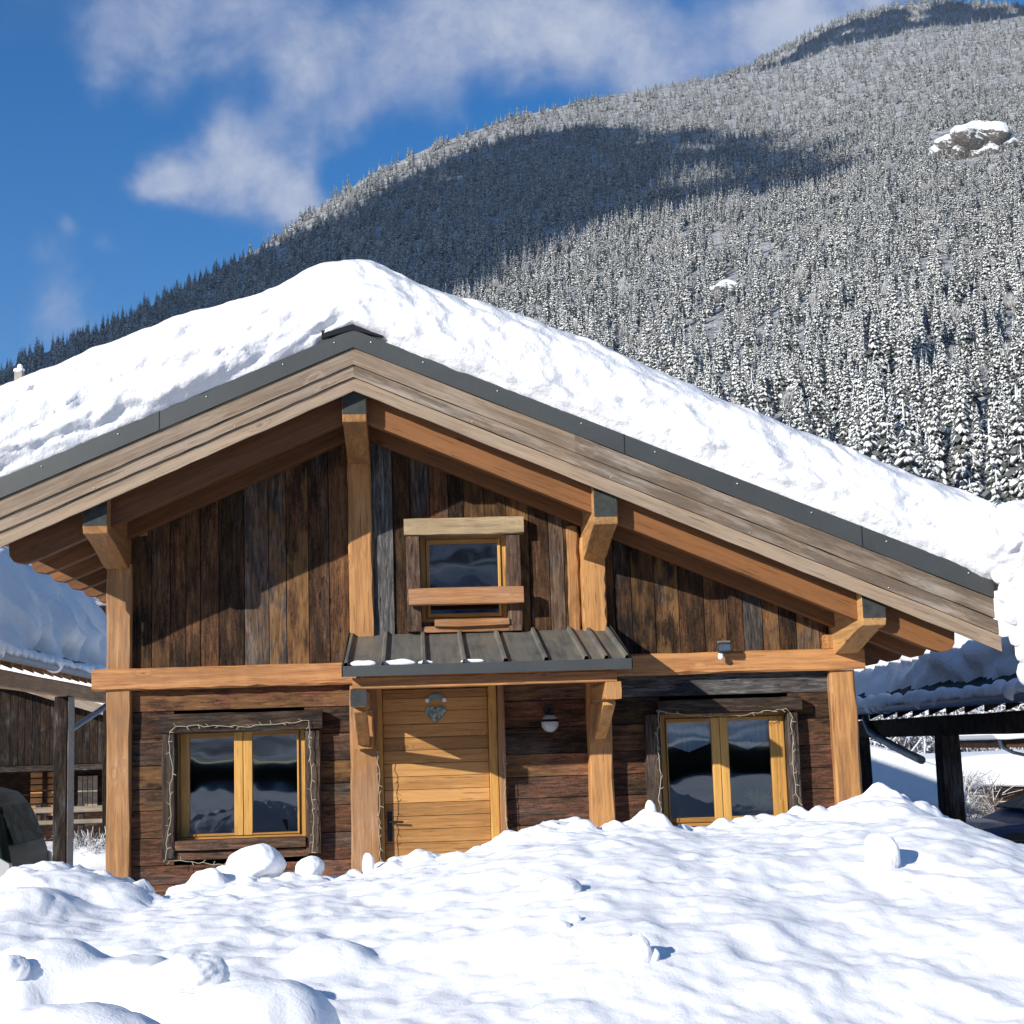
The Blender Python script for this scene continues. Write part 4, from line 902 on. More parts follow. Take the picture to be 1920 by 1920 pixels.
# wind-worn dimples on the cut face, slanting along the layers
dn = fbm(U * 3.4 + lay * 2.5, lay * 8.0 - U * .6, 4, 81, .5) * .034 + fbm(U * 9, lay * 14, 3, 82) * .011 + vnoise(U * 1.1, lay * 2.2, 83) * .03
PY_ = PY_ - dn * face * 1.15
PZ_ = PZ_ + face * fbm(U * 5, SYg * 4 + lay * 3, 3, 84) * .010 * (1 - sstep(.85, 1, SHg))
# ragged lower lip
PZ_ = PZ_ - (SHg < .06) * (.012 * np.abs(fbm(U * 7, U * 0, 3, 85)))
# lobe hanging over the right-hand eave
g = sstep(4.12, 4.5, U); PY_ = PY_ - g * (SYg < .5) * (.16 * np.sin(np.clip(SHg, 0, 1) * math.pi) + .10) * (1 + .5 * fbm(U * 4, lay * 5, 3, 88)); PZ_ = PZ_ + g * (SYg < 3) * .03 * fbm(U * 6, lay * 5, 3, 86)
gp = sstep(.29, .25, np.abs(U - XA)) * sstep(.09, .03, SHg) * (SYg < 0); PY_ = PY_ * (1 - gp) + np.maximum(PY_, -1.0) * gp
V = np.stack([PX_, PY_, PZ_], -1)
caps = []
o_ = npmesh('roof_snow', V.reshape(-1, 3), gridfaces(*PX_.shape), M['snow_roof'])
tag(o_, 'thick smooth white snow cap lying over the whole chalet roof', 'snow')
me = o_.data                                             # close both ends
n_, k_ = PX_.shape
import bmesh
bm = bmesh.new(); bm.from_mesh(me); bm.verts.ensure_lookup_table()
for i in (0, n_ - 1):
    try: bm.faces.new([bm.verts[i * k_ + j] for j in range(k_)])
    except ValueError: pass
bmesh.ops.recalc_face_normals(bm, faces=bm.faces); bm.to_mesh(me); bm.free()
# snow draped down past the right eave
mb = MB(); rr = random.Random(4)
DRP = [(1905, 1000, 62, -1.12), (1940, 1075, 66, -1.13), (1936, 1140, 52, -1.15), (1945, 1200, 46, -1.13), (1950, 1255, 38, -1.1), (1960, 1300, 36, -1.05), (1884, 1075, 26, -1.16), (1892, 1112, 22, -1.18), (1900, 1150, 20, -1.18), (1912, 1190, 20, -1.16), (1922, 1225, 18, -1.15), (1872, 1035, 42, -1.1), (2010, 1180, 90, -.9), (2010, 1080, 90, -.9)]
for i, (px, py, r, Y) in enumerate(DRP):
    p = pt(px, py, Y); k = (Y + 12.9) / F_PX; mb.blob(tuple(p), r * k, 64, 44, (1, .8, 1.05), .07, 200 + i)
tag(mb.build('snow_overhang', M['snow_roof'], smooth=True, base=(4.6, -1.1, 3.0)), 'lumpy mass of snow curling over the right end of the chalet eave', 'snow')

# chimney flue beyond the roof
p = pt(36, 722, 7.0); CHM = MB(); k = 19.9 / F_PX; w_ = 8 * k
CHM.hewn(p.x - w_, p.x + w_, 6.95, 6.95 + 2 * w_, p.z - 1.4, pt(36, 696, 7).z, 'z', 6, .003, (.5, 0, 0), .01); ch = part('chimney', CHM, M['concrete'], CHT)
mb = MB(); mb.blob((p.x, 7.0, pt(36, 694, 7).z), 9 * k, 20, 14, (1, 1, .55), .15, 3); mb.blob((p.x + .01, 7.0, pt(36, 687, 7).z), 5 * k, 16, 10, (1, 1, .8), .1, 4)
tag(mb.build('snow_tuft', M['snow'], smooth=True, base=(p.x, 7, p.z)), 'small tuft of snow on top of the concrete chimney at the left', 'snow')

# ---- things fixed to the facade
def string(pxs, Y, name, label, seed, nub=26):
    rr = random.Random(seed); pts_ = []
    for a, b_ in zip(pxs[:-1], pxs[1:]):
        L_ = math.hypot(b_[0] - a[0], b_[1] - a[1]); n = max(2, int(L_ / 9))
        for k in range(n):
            u = k / n; pts_.append(pt(a[0] + (b_[0] - a[0]) * u + rr.uniform(-2, 2), a[1] + (b_[1] - a[1]) * u + rr.uniform(-2, 2), Y + rr.uniform(-.006, .006)))
    pts_.append(pt(*pxs[-1], Y)); mb = MB(); mb.tube(pts_, .0028, 6, caps=True)
    root = tag(mb.build(name, M['cord'], base=tuple(pts_[0])), label, 'fairy lights', 'strings of fairy lights on the facade'); BASES[root.name] = Vector(pts_[0])
    mb = MB()
    for q in pts_[::2]:
        d = Vector((rr.uniform(-1, 1), -.3, rr.uniform(-1, 1))).normalized() * .034; mb.tube([q, q + d], [.003, .0022], 5)
    part('bulb', mb, M['cord'], root)
string([(312, 1610), (314, 1560), (322, 1530), (318, 1490), (324, 1440), (316, 1390), (320, 1372), (330, 1360), (400, 1362), (470, 1362), (540, 1355), (578, 1352), (581, 1400), (584, 1480), (588, 1540), (585, 1598)], -.075, 'fairy_lights', 'string of unlit fairy lights round the left window', 1)
string([(316, 1612), (360, 1616), (420, 1622)], -.075, 'fairy_lights', 'short sagging end of fairy lights under the left window', 2)
string([(1232, 1332), (1300, 1342), (1380, 1342), (1430, 1334), (1476, 1328), (1484, 1345), (1486, 1400), (1488, 1450), (1494, 1490), (1498, 1505)], -.07, 'fairy_lights', 'string of unlit fairy lights along the top and right of the right window', 3)
string([(1236, 1340), (1232, 1400), (1238, 1450), (1236, 1500), (1242, 1545)], -.065, 'fairy_lights', 'string of fairy lights down the left casing of the right window', 4)
string([(706, 1408), (712, 1450), (710, 1520), (714, 1590), (712, 1620)], -.02, 'fairy_lights', 'string of fairy lights down the left side of the door', 5)
string([(944, 1412), (946, 1460), (948, 1520), (951, 1570)], -.03, 'fairy_lights', 'string of fairy lights down the right side of the door', 6)
# wall lantern
p = pt(1030, 1345, -.02); LN = thing('wall_lamp', 'unlit wall lamp with a clear bulb glass between door and post', 'lamp', tuple(p)); mb = MB()
mb.tube([(p.x, .07, p.z + .06), (p.x, -.02, p.z + .06), (p.x, -.06, p.z + .04), (p.x, -.06, p.z)], .013, 10); mb.tube([(p.x, .074, p.z + .06), (p.x, .055, p.z + .06)], .045, 16); mb.tube([(p.x, -.06, p.z + .03), (p.x, -.06, p.z - .035)], [.03, .082], 20); part('bracket', mb, M['black'], LN)
mb = MB(); mb.blob((p.x, -.06, p.z - .045), .072, 24, 16, (1, 1, 1.05)); 
m, t, b, o = mat('lamp_glass'); b.inputs['Base Color'].default_value = (.55, .57, .58, 1); b.inputs['Roughness'].default_value = .12; t.put(b.inputs['Transmission Weight'], .35)
part('globe', mb, m, LN, smooth=True)
# floodlight
p = pt(1356, 1218, -.1); FL = thing('floodlight', 'small grey security floodlight with sensor on the timber beam above the right window', 'floodlight', tuple(p))
mb = MB(); mb.hewn(p.x - .058, p.x + .058, -.17, -.09, p.z - .02, p.z + .045, 'x', 3, .001, (.5, 0, 0), .012); mb.box(p.x - .03, p.x + .03, -.09, -.036, p.z - .03, p.z + .02); part('housing', mb, M['metal'], FL)
mb = MB(); mb.box(p.x - .045, p.x + .045, -.176, -.1715, p.z - .012, p.z + .036); part('lens', mb, M['zinc'], FL)
mb = MB(); mb.hewn(p.x - .045, p.x + .05, -.16, -.08, p.z + .052, p.z + .07, 'x', 3, .001, (.5, 0, 0), .006); part('visor', mb, M['stone'], FL)
mb = MB(); mb.tube([(p.x - .02, -.1, p.z - .03), (p.x - .025, -.11, p.z - .055)], [.02, .022], 12); mb.blob((p.x - .025, -.112, p.z - .06), .024, 14, 10); part('sensor', mb, M['lace'], FL, smooth=True)
# plaques on the door
m, t, b, o = mat('painted_slate'); v = objv(t); n = t.noise(v, 30, 5, .7)
t.put(b.inputs['Base Color'], t.ramp(n, [(.38, (.05, .10, .10)), (.52, (.16, .24, .22)), (.6, (.5, .52, .48)), (.68, (.08, .08, .10))])); b.inputs['Roughness'].default_value = .5; M['plaque'] = m
M['teal'] = simple('teal_enamel', (.14, .24, .25), .45, 0, .3, 30, .05)
p = pt(817, 1338, .1); mb = MB(); hp = []
for k in range(48):
    th = 2 * math.pi * k / 48; hp.append((p.x + .0052 * 16 * math.sin(th) ** 3, p.z + .0052 * (13 * math.cos(th) - 5 * math.cos(2 * th) - 2 * math.cos(3 * th) - math.cos(4 * th))))
mb.xz(hp[::-1], .098, .113); tag(mb.build('heart_plaque', M['plaque'], base=tuple(p), bevel=.003), 'mottled green heart-shaped plaque on the wooden door', 'plaque')
p = pt(817, 1316, .1); mb = MB(); P0 = []; P1 = []
for k in range(25):
    th = math.pi * (.18 + .64 * k / 24); P0.append((p.x + .085 * math.cos(th), p.z - .02 + .085 * math.sin(th))); P1.append((p.x + .052 * math.cos(th), p.z - .03 + .052 * math.sin(th)))
mb.xz(P0 + P1[::-1] if False else (P1 + P0[::-1]), .1, .113); AP = tag(mb.build('arched_plaque', M['teal'], base=tuple(p)), 'small teal arched plaque above the heart on the door', 'plaque'); BASES[AP.name] = Vector(p)
mb = MB(); mb.blob((p.x - .07, .1, p.z + .015), .018, 10, 8, (1, .4, 1)); mb.blob((p.x + .07, .1, p.z + .015), .018, 10, 8, (1, .4, 1)); part('flower', mb, M['lace'], AP)

# ================================================================== LEFT NEIGHBOURS
XN = -5.5
def snowslab(mb, x0, x1, y0, y1, z0f, h, seed, amp=.05, nx=60, ny=60):
    "rounded slab of snow over a sloping roof; z0f(x) gives the roof height"
    xs_ = x0 + (x1 - x0) * (.5 - .5 * np.cos(np.linspace(0, math.pi, nx))); ys_ = np.linspace(y0, y1, ny); P_ = []
    for x in xs_:
        row = []
        for y in ys_:
            ex = min(x - x0, x1 - x) / .5; ey = min(y - y0, y1 - y) / .5; r = (max(0, min(1, ex)) ** .35) * (max(0, min(1, ey)) ** .35)
            n_ = float(fbm(np.array([y * 1.6 + seed]), np.array([x * 1.6 + r * 2.5]), 4, seed, .6)[0]); row.append((x + n_ * amp * 2.2 * (ex < 1.2), y, z0f(x) + h * r + amp * 1.2 * float(fbm(np.array([x * 1.3]), np.array([y * 1.3]), 3, seed)[0]) * r))
        P_.append(row)
    mb.grid(P_)
def neighbour_roof(side, xe, ze, y0, y1, slope, width, label, name):
    R_ = thing(name, label, 'carport', (xe, (y0 + y1) / 2, -.3)); s_ = side
    zf = lambda x: ze + .06 + slope * abs(x - xe)
    mb = MB(); mb.xz([(xe, zf(xe) - .05), (xe + s_ * width, zf(xe + s_ * width) - .05), (xe + s_ * width, zf(xe + s_ * width)), (xe, zf(xe))][::s_], y0, y1); part('roof', mb, M['black'], R_)
    mb = MB()                                            # tile rows showing under the snow
    for y in np.arange(y0, y1, .28):
        mb.tube([(xe - s_ * .02, y, zf(xe) + .03), (xe + s_ * .5, y, zf(xe + s_ * .5) + .03)], .085, 8)
    part('roof_tiles', mb, M['stone'] if side < 0 else M['black'], R_)
    mb = MB(); g = [(math.cos(a) * .075, math.sin(a) * .075) for a in np.linspace(math.pi, 2 * math.pi, 9)]; xg = xe - s_ * .08
    P_ = [[(xg + q[0], y, ze + .02 + q[1]) for q in g] for y in np.linspace(y0, y1, 12)]; mb.grid(P_); P2 = [[(xg + q[0] * .9, y, ze + .024 + q[1] * .9) for q in g[::-1]] for y in np.linspace(y0, y1, 12)]; mb.grid(P2)
    part('gutter', mb, M['zinc'], R_)
    for y in np.arange(y0 + .3, y1, .62):
        mb = MB(); mb.xz([(xe + s_ * .02, ze - .12), (xe + s_ * 1.6, ze - .12 + 1.6 * slope), (xe + s_ * 1.6, ze - .0 + 1.6 * slope), (xe + s_ * .02, ze - .0)][::s_], y, y + .09, (random.random(), 0, 0)); part('rafter', mb, M['new_x'] if side < 0 else M['dark_x'], R_)
    mb = MB(); bxx = xe + s_ * .22; mb.hewn(bxx - .08, bxx + .08, y0, y1, ze - .36, ze - .13, 'y', 20, .003, (.4, .3, .3)); part('beam', mb, M['new_y'] if side < 0 else M['dark_x'], R_)
    return R_, zf, bxx
zeL = 2.98
NL, zfL, bxL = neighbour_roof(-1, XN, zeL, 3.2, 17.5, .42, 6, 'timber carport with a snow-laden tiled roof left of the chalet', 'carport')
q0, q1, _, _ = rc(111, 134, 1310, 1600, 11.5)
zg = -.5; ypst = 13.1; xpst = bxL
mb = MB(); mb.hewn(xpst - .12, xpst + .10, ypst, ypst + .5, zg, zeL - .36, 'z', 8, .004, (.1, .1, 0)); part('post', mb, M['dark_z'], NL)
mb = MB(); mb.hewn(xpst + .101, xpst + .112, ypst + .02, ypst + .48, zg, zeL - .37, 'z', 8, .001, (.5, .9, 0), .002); part('post_lit_side', mb, M['grey_x'], NL)  # thin pale sheet added on the post, its lit side put into the colour
for yy in (3.6, 17.1): mb = MB(); mb.hewn(xpst - .12, xpst + .10, yy, yy + .25, zg, zeL - .36, 'z', 8, .004, (.1, .1, 0)); part('post', mb, M['dark_z'], NL)
mb = MB(); mb.tube([(XN + .1, 16.6, zeL - .1), (XN + .1, 16.2, zeL - .3), (xpst, 13.4, zeL - .95)], .05, 10); part('downpipe', mb, M['zinc'], NL)
mb = MB(); snowslab(mb, XN - 6, XN - .12, 3.0, 17.7, lambda x: zfL(x), 1.42, 91, .07, 70, 110)
o_ = mb.build('carport_snow', M['snow_roof'], smooth=True, base=(XN - 3, 10, zeL)); tag(o_, 'deep grey-white snow slab on the left carport roof', 'snow')
mb = MB(); rr = random.Random(8); y = 5.0
while y < 17:
    r = rr.uniform(.07, .17); mb.blob((XN + .06, y, zeL + .08), r, 16, 12, (.8, 1.5, .9), .08, rr.randint(0, 999)); y += r * rr.uniform(1.2, 3.2)
o_ = mb.build('gutter_snow', M['snow'], smooth=True, base=(XN, 11, zeL)); tag(o_, 'clumps of snow lying along the left carport gutter', 'snow'); o_['kind'] = 'stuff'
# dark chalet behind
YB = 27.0
DB = thing('dark_chalet', 'dark brown boarded chalet behind the left carport, orange shutters low down', 'chalet', (-11, YB, -.5))
a = pt(-160, 1300, YB); b_ = pt(215, 1300, YB); zlo = pt(100, 1433, YB).z
mb = MB(); x = a.x - 3
while x < b_.x + 1.5: w = random.uniform(.16, .24); mb.box(x + .006, x + w - .006, YB, YB + .05, zlo, 5.4, (random.random() * .4, .08, 0)); x += w
part('upper_wall', mb, M['dark_z'], DB)
mb = MB(); mb.box(a.x - 3, b_.x + 1.5, YB + 1.4, YB + 1.5, -.6, zlo); mb.box(a.x - 3, b_.x + 1.5, YB + .05, YB + 1.5, zlo, zlo + .1); mb.box(b_.x + 1.4, b_.x + 1.5, YB + .05, YB + 8, -.6, 5.4); mb.box(a.x - 3, b_.x + 1.4, YB + 8, YB + 8.1, -.6, 5.4); part('lower_wall', mb, M['dark_x'], DB)
mb = MB(); z_ = pt(100, 1436, YB - .3).z; mb.box(a.x - 3, b_.x + 1.5, YB - .35, YB - .02, z_ - .12, z_ + .02, (.3, .2, 0)); part('balcony_edge', mb, M['dark_x'], DB)
q = rc(57, 112, 1455, 1530, YB + 1.3); mb = MB(); z = q[2]
while z < q[3]: mb.box(q[0], q[1], YB + 1.3, YB + 1.34, z, z + .13, (random.random(), 0, 0)); z += .16
part('shutter', mb, M['new_x'], DB)
mb = MB(); q2 = rc(80, 88, 1455, 1535, YB + 1.25); mb.box(q2[0], q2[1], YB + 1.2, YB + 1.29, q[2] - .1, q[3] + .1); part('shutter_post', mb, M['dark_z'], DB)
q = rc(146, 178, 1455, 1512, YB + 1.3); mb = MB(); x = q[0]
while x < q[1]: mb.box(x, x + .11, YB + 1.3, YB + 1.35, q[2], q[3], (random.random(), .8, 0)); x += .125
part('grey_door', mb, M['grey_x'], DB)
# eave of its roof with snow, slanting down to the right
A0, A1 = pt(40, 1296, YB - 1), pt(205, 1345, YB - 1)
mb = MB(); mb.xz([(A0.x - 6, A0.z + 2.0), (A1.x + .5, A1.z - .15), (A1.x + .5, A1.z + .05), (A0.x - 6, A0.z + 2.25)], YB - 1.2, YB + 9, (.4, .6, 0)); part('roof', mb, M['barge'], DB)
mb = MB(); mb.xz([(A0.x - 6, A0.z + 2.27), (A1.x + .4, A1.z + .07), (A1.x + .3, A1.z + .75), (A0.x - 6, A0.z + 3.1)], YB - 1.1, YB + 9, (.4, .6, 0))
tag(mb.build('chalet_roof_snow', M['snow'], bevel=.15, base=(A0.x, YB, A0.z)), 'snow on the sloping roof of the dark chalet seen under the left carport', 'snow')
# fence rail
YFe = 20.0; FN = thing('rail_fence', 'low brown rail fence in the snow behind the left carport post', 'fence', tuple(pt(130, 1560, YFe)))
mb = MB(); a = pt(-40, 1520, YFe); b_ = pt(215, 1516, YFe); mb.hewn(a.x, b_.x, YFe, YFe + .08, b_.z - .05, b_.z + .07, 'x', 8, .004, (.5, .7, 0)); mb.hewn(a.x, b_.x, YFe, YFe + .08, b_.z - .28, b_.z - .19, 'x', 8, .004, (.3, .7, 0)); part('rail', mb, M['grey_x'], FN)
for x in (70, 150, 205):
    p = pt(x, 1520, YFe); mb = MB(); mb.hewn(p.x - .06, p.x + .06, YFe + .09, YFe + .2, -.8, p.z + .12, 'z', 4, .004, (.3, .4, 0)); part('post', mb, M['dark_z'], FN)
# frosted shrubs
def twiggy(mb, c, W, H, n, rr, w=.012, L=.4):
    for _ in range(n):
        a = rr.uniform(0, 6.28); q = rr.random() ** .6; base = Vector((c[0] + math.cos(a) * W * q * .6, c[1] + math.sin(a) * W * q * .6, c[2] + H * rr.random() ** 1.2 * .8)); d = Vector((math.cos(a) * .5 + rr.uniform(-.9, .9), math.sin(a) * .5 + rr.uniform(-.9, .9), rr.uniform(.0, 1.3))).normalized(); l = L * rr.uniform(.5, 1.3)
        s_ = d.cross(Vector((rr.uniform(-1, 1), rr.uniform(-1, 1), .2))).normalized() * w * rr.uniform(.6, 1.4); o_ = len(mb.v); e = base + d * l; mb.v += [tuple(base - s_), tuple(base + s_), tuple(e + s_ * .7), tuple(e - s_ * .7)]; mb.face((o_, o_ + 1, o_ + 2, o_ + 3), m=rr.random() < .62 and 1 or 0)
M['twig'] = simple('dark_twig', (.10, .075, .06), .9, 0, .3, 10, 0); M['frost'] = simple('white_frost', (.62, .63, .65), .8, 0, .2, 10, 0)
for px, lab in ((170, 'snow-covered shrub seen between the carport post and the chalet corner post'), (20, 'snow-covered shrub hidden mostly behind the parked dark car')):
    p = pt(px, 1590, 15.5); mb = MB(); twiggy(mb, (p.x, p.y, -.45), .9, .85, 1500, random.Random(px), .0045, .2); mb2 = MB(); tr = thing('frosted_shrub', lab, 'shrub', (p.x, p.y, -.45)); part('twigs', mb, [M['twig'], M['frost']], tr)
    mb.__init__(); mb.blob((p.x, p.y, -.3), .8, 20, 12, (1.2, 1, .45), .2, px); part('snow_mound', mb, M['snow'], tr, smooth=True)

# ---- cars
def car(name, label, loc, L, Wd, Hh, hood, paint, glassm, flip, wagon=True):
    "length along x; x=0 rear bumper, x=L front; flip=-1 turns the car to face -x"
    C_ = thing(name, label, 'car', loc); f = flip; lx, ly, lz = loc
    def T(x, y, z): return (lx + f * x, ly + y, lz + z)
    W2 = Wd / 2
    if wagon: outl = [(.06, .35), (.0, .55), (.02, .8), (.045, .98), (.11, 1.2), (.17, 1.38), (.24, Hh - .16), (.32, Hh - .07), (.5, Hh - .02), (1.4, Hh), (2.2, Hh - .02), (2.6, Hh - .08), (3.2, hood + .12), (3.35, hood + .04), (4.0, hood - .04), (L - .2, hood - .18), (L - .03, hood - .35), (L, .5), (L - .05, .3), (L - .3, .22), (.3, .22)]
    else: outl = [(.05, .35), (.0, .55), (.03, .8), (.12, hood - .03), (.5, hood + .04), (1.0, Hh - .12), (1.3, Hh - .02), (2.0, Hh), (2.4, Hh - .06), (3.05, hood + .06), (3.2, hood), (3.9, hood - .06), (L - .15, hood - .2), (L, .55), (L - .05, .3), (L - .3, .22), (.3, .22)]
    # densify
    den = []
    for i in range(len(outl)):
        a, b_ = outl[i], outl[(i + 1) % len(outl)]; n = max(1, int(math.hypot(a[0] - b_[0], a[1] - b_[1]) / .18))
        den += [(a[0] + (b_[0] - a[0]) * k / n, a[1] + (b_[1] - a[1]) * k / n) for k in range(n)]
    cx_, cz_ = L * .45, .75; st = [(-1, .955), (-.985, .975), (-.94, .992), (-.85, 1), (0, 1.004), (.85, 1), (.94, .992), (.985, .975), (1, .955)]
    def wz(z): return W2 * (1 - .22 * max(0, (z - hood) / (Hh - hood)) ** 1.0) * (1 - .06 * max(0, (.55 - z)))
    mb = MB(); P_ = []
    for s_, sh in st: P_.append([T(cx_ + (x - cx_) * sh, s_ * wz(z), cz_ + (z - cz_) * (sh * .5 + .5 if z < hood else sh)) for x, z in den] )
    for r in P_: r.append(r[0])
    mb.grid(P_); 
    for r in (P_[0], P_[-1]): o_ = len(mb.v); mb.v += r[:-1]; mb.face(tuple(range(o_, o_ + len(den))))
    body = part('body', mb, paint, C_, smooth=False)
    zw0, zw1 = hood + .03, Hh - .12
    for s_ in (-1, 1):
        def side(z): return s_ * (wz(z) * 1.0 + .004)
        wins = ([(.55, 1.15), (1.22, 2.05), (2.12, 2.75)] if wagon else [(.85, 1.55), (1.62, 2.5)])
        for i, (a, b_) in enumerate(wins):
            last = i == len(wins) - 1; a1 = a + (.18 if i == 0 else 0); b1_ = b_ - (.32 if last else 0); g = MB(); rr_ = [T(a, side(zw0), zw0), T(b_, side(zw0), zw0), T(b1_, side(zw1), zw1), T(a1, side(zw1), zw1)]
            g.quadbox(rr_, [(q[0], q[1] + s_ * .006, q[2]) for q in rr_]); part('side_window', g, glassm, C_)
        for xw in (.85, L - .85):
            wm = MB(); wm.tube([T(xw, s_ * (W2 - .20), .33), T(xw, s_ * (W2 + .005), .33)], .335, 28); wo = part('tyre', wm, M['black'], C_); wm = MB(); wm.tube([T(xw, s_ * (W2 - .02), .33), T(xw, s_ * (W2 + .012), .33)], .2, 20); part('rim', wm, M['metal'], wo)
            am = MB(); ring = [(xw + .40 * math.cos(a), .33 + .40 * math.sin(a)) for a in np.linspace(0, math.pi, 14)]; am.quadbox([T(x, s_ * (W2 - .03), z) for x, z in ring], [T(x, s_ * (W2 + .003), z) for x, z in ring]); part('wheel_arch', am, M['black'], C_)
        tl = MB(); ring = [(.0, .62), (.18, .66), (.13, .98), (.03, .92)]; tl.quadbox([T(x - .012, s_ * (W2 - .1), z) for x, z in ring], [T(x - .012, s_ * (W2 + .004), z) for x, z in ring]); part('tail_light', tl, M['tail'], C_, bevel=.01)
        hl = MB(); ring = [(L - .42, hood - .32), (L + .0, hood - .40), (L - .03, hood - .26), (L - .3, hood - .2)]; hl.quadbox([T(x, s_ * (W2 - .2), z) for x, z in ring], [T(x, s_ * (W2 + .0), z) for x, z in ring]); part('headlight', hl, M['lens'], C_, bevel=.01)
        for xh in ((1.3, 2.2) if wagon else (1.75,)):
            hm = MB(); hm.box(*sorted((T(xh, 0, 0)[0], T(xh + .18, 0, 0)[0])), *sorted((T(0, s_ * W2, 0)[1], T(0, s_ * (W2 + .03), 0)[1])), lz + hood - .16, lz + hood - .13); part('door_handle', hm, paint, C_)
        bm_ = MB(); bm_.box(*sorted((T(.45, 0, 0)[0], T(L - .5, 0, 0)[0])), *sorted((T(0, s_ * (W2 - .01), 0)[1], T(0, s_ * (W2 + .008), 0)[1])), lz + .24, lz + .36); part('sill_strip', bm_, M['black'], C_)
        if not wagon:
            for zz in (.62, .78): bm_ = MB(); bm_.box(*sorted((T(.2, 0, 0)[0], T(L - .3, 0, 0)[0])), *sorted((T(0, s_ * (W2 - .01), 0)[1], T(0, s_ * (W2 + .006), 0)[1])), lz + zz, lz + zz + .012); part('trim_strip', bm_, M['metal'], C_)
    g = MB(); rr_ = [T(.055, -W2 * .72, hood + .04), T(.055, W2 * .72, hood + .04), T(.20, W2 * .64, Hh - .2), T(.20, -W2 * .64, Hh - .2)] if wagon else [T(.52, -W2 * .8, hood + .07), T(.52, W2 * .8, hood + .07), T(.97, W2 * .66, Hh - .15), T(.97, -W2 * .66, Hh - .15)]
    g.quadbox(rr_, [(q[0] - f * .012, q[1], q[2] + .006) for q in rr_]); part('rear_window', g, glassm, C_)
    g = MB(); rr_ = [T(3.22 if wagon else 3.0, -W2 * .82, hood + .14), T(3.22 if wagon else 3.0, W2 * .82, hood + .14), T(2.68 if wagon else 2.46, W2 * .68, Hh - .12), T(2.68 if wagon else 2.46, -W2 * .68, Hh - .12)]; g.quadbox(rr_, [(q[0] + f * .01, q[1], q[2] + .02) for q in rr_]); part('windscreen', g, glassm, C_)
    return C_
def paintm(name, c):
    m, t, b, o = mat(name); v = objv(t); n = t.noise(v, 3, 5, .6); t.put(b.inputs['Base Color'], t.ramp(n, [(.35, tuple(q * .8 for q in c)), (.7, tuple(q * 1.25 for q in c))])); b.inputs['Roughness'].default_value = .5; t.put(b.inputs['Specular IOR Level'], .25); t.put(b.inputs['Coat Weight'], .12); return m
m, t, b, o = mat('frosted_car_glass'); v = objv(t); t.put(b.inputs['Base Color'], t.ramp(t.noise(v, 5, 5, .6), [(.5, (.01, .015, .015)), (.66, (.10, .19, .17))])); b.inputs['Roughness'].default_value = .5; t.put(b.inputs['Specular IOR Level'], .2); M['carglass'] = m
M['tail'] = simple('pale_tail_lens', (.42, .42, .42), .2, 0, .1, 8, 0); M['lens'] = simple('clear_lens', (.5, .5, .52), .1, .3, .1, 8, 0)
car('parked_car', 'dark green estate car half hidden behind the bank left of the chalet', (-3.98, 4.0, -.30), 4.3, 1.8, 1.66, 1.05, paintm('dark_green_paint', (.012, .024, .018)), M['carglass'], -1)
car('parked_car', 'dark blue car under the carport right of the chalet', (10.95, 8.2, -.42), 4.2, 1.7, 1.32, .84, paintm('dark_blue_paint', (.02, .06, .20)), M['carglass'], -1, False)

# ================================================================== RIGHT NEIGHBOURS
XRn = 6.0; zeR = 1.93
NR, zfR, bxR = neighbour_roof(1, XRn, zeR, 1.5, 9.6, .42, 5.5, 'dark timber carport with snow-covered roof and gutter right of the chalet', 'carport')
mb = MB(); p = pt(1747, 1450, 5.4); mb.hewn(bxR - .12, bxR + .12, 5.5, 5.74, -.6, zeR - .3, 'z', 8, .004, (.3, .2, 0)); part('post', mb, M['dark_z'], NR)
for yy in (1.7, 9.2): mb = MB(); mb.hewn(bxR - .11, bxR + .11, yy, yy + .22, -.6, zeR - .3, 'z', 8, .004, (.3, .2, 0)); part('post', mb, M['dark_z'], NR)
mb = MB(); mb.tube([pt(1622, 1335, 8.6), pt(1624, 1352, 8.5), pt(1632, 1372, 8.3), pt(1650, 1385, 8.0), pt(1700, 1412, 6.6), pt(1728, 1425, 5.8)], .05, 12); part('downpipe', mb, M['zinc'], NR)
mb = MB(); snowslab(mb, XRn + .16, XRn + 5.5, 1.3, 9.8, lambda x: zfR(x) + .06, .85, 95, .06, 70, 90)
tag(mb.build('carport_snow', M['snow_roof'], smooth=True, base=(XRn + 2, 6, zeR)), 'blue-shaded snow slab on the right carport roof under the chalet eave', 'snow')
mb = MB(); rr = random.Random(18); y = 1.6
while y < 9.5:
    r = rr.uniform(.06, .14); mb.blob((XRn - .07, y, zeR + .07), r, 16, 12, (.8, 1.7, .9), .08, rr.randint(0, 999)); y += r * rr.uniform(.9, 2.2)
o_ = mb.build('gutter_snow', M['snow'], smooth=True, base=(XRn, 6, zeR)); tag(o_, 'ragged snow hanging over the right carport gutter', 'snow'); o_['kind'] = 'stuff'
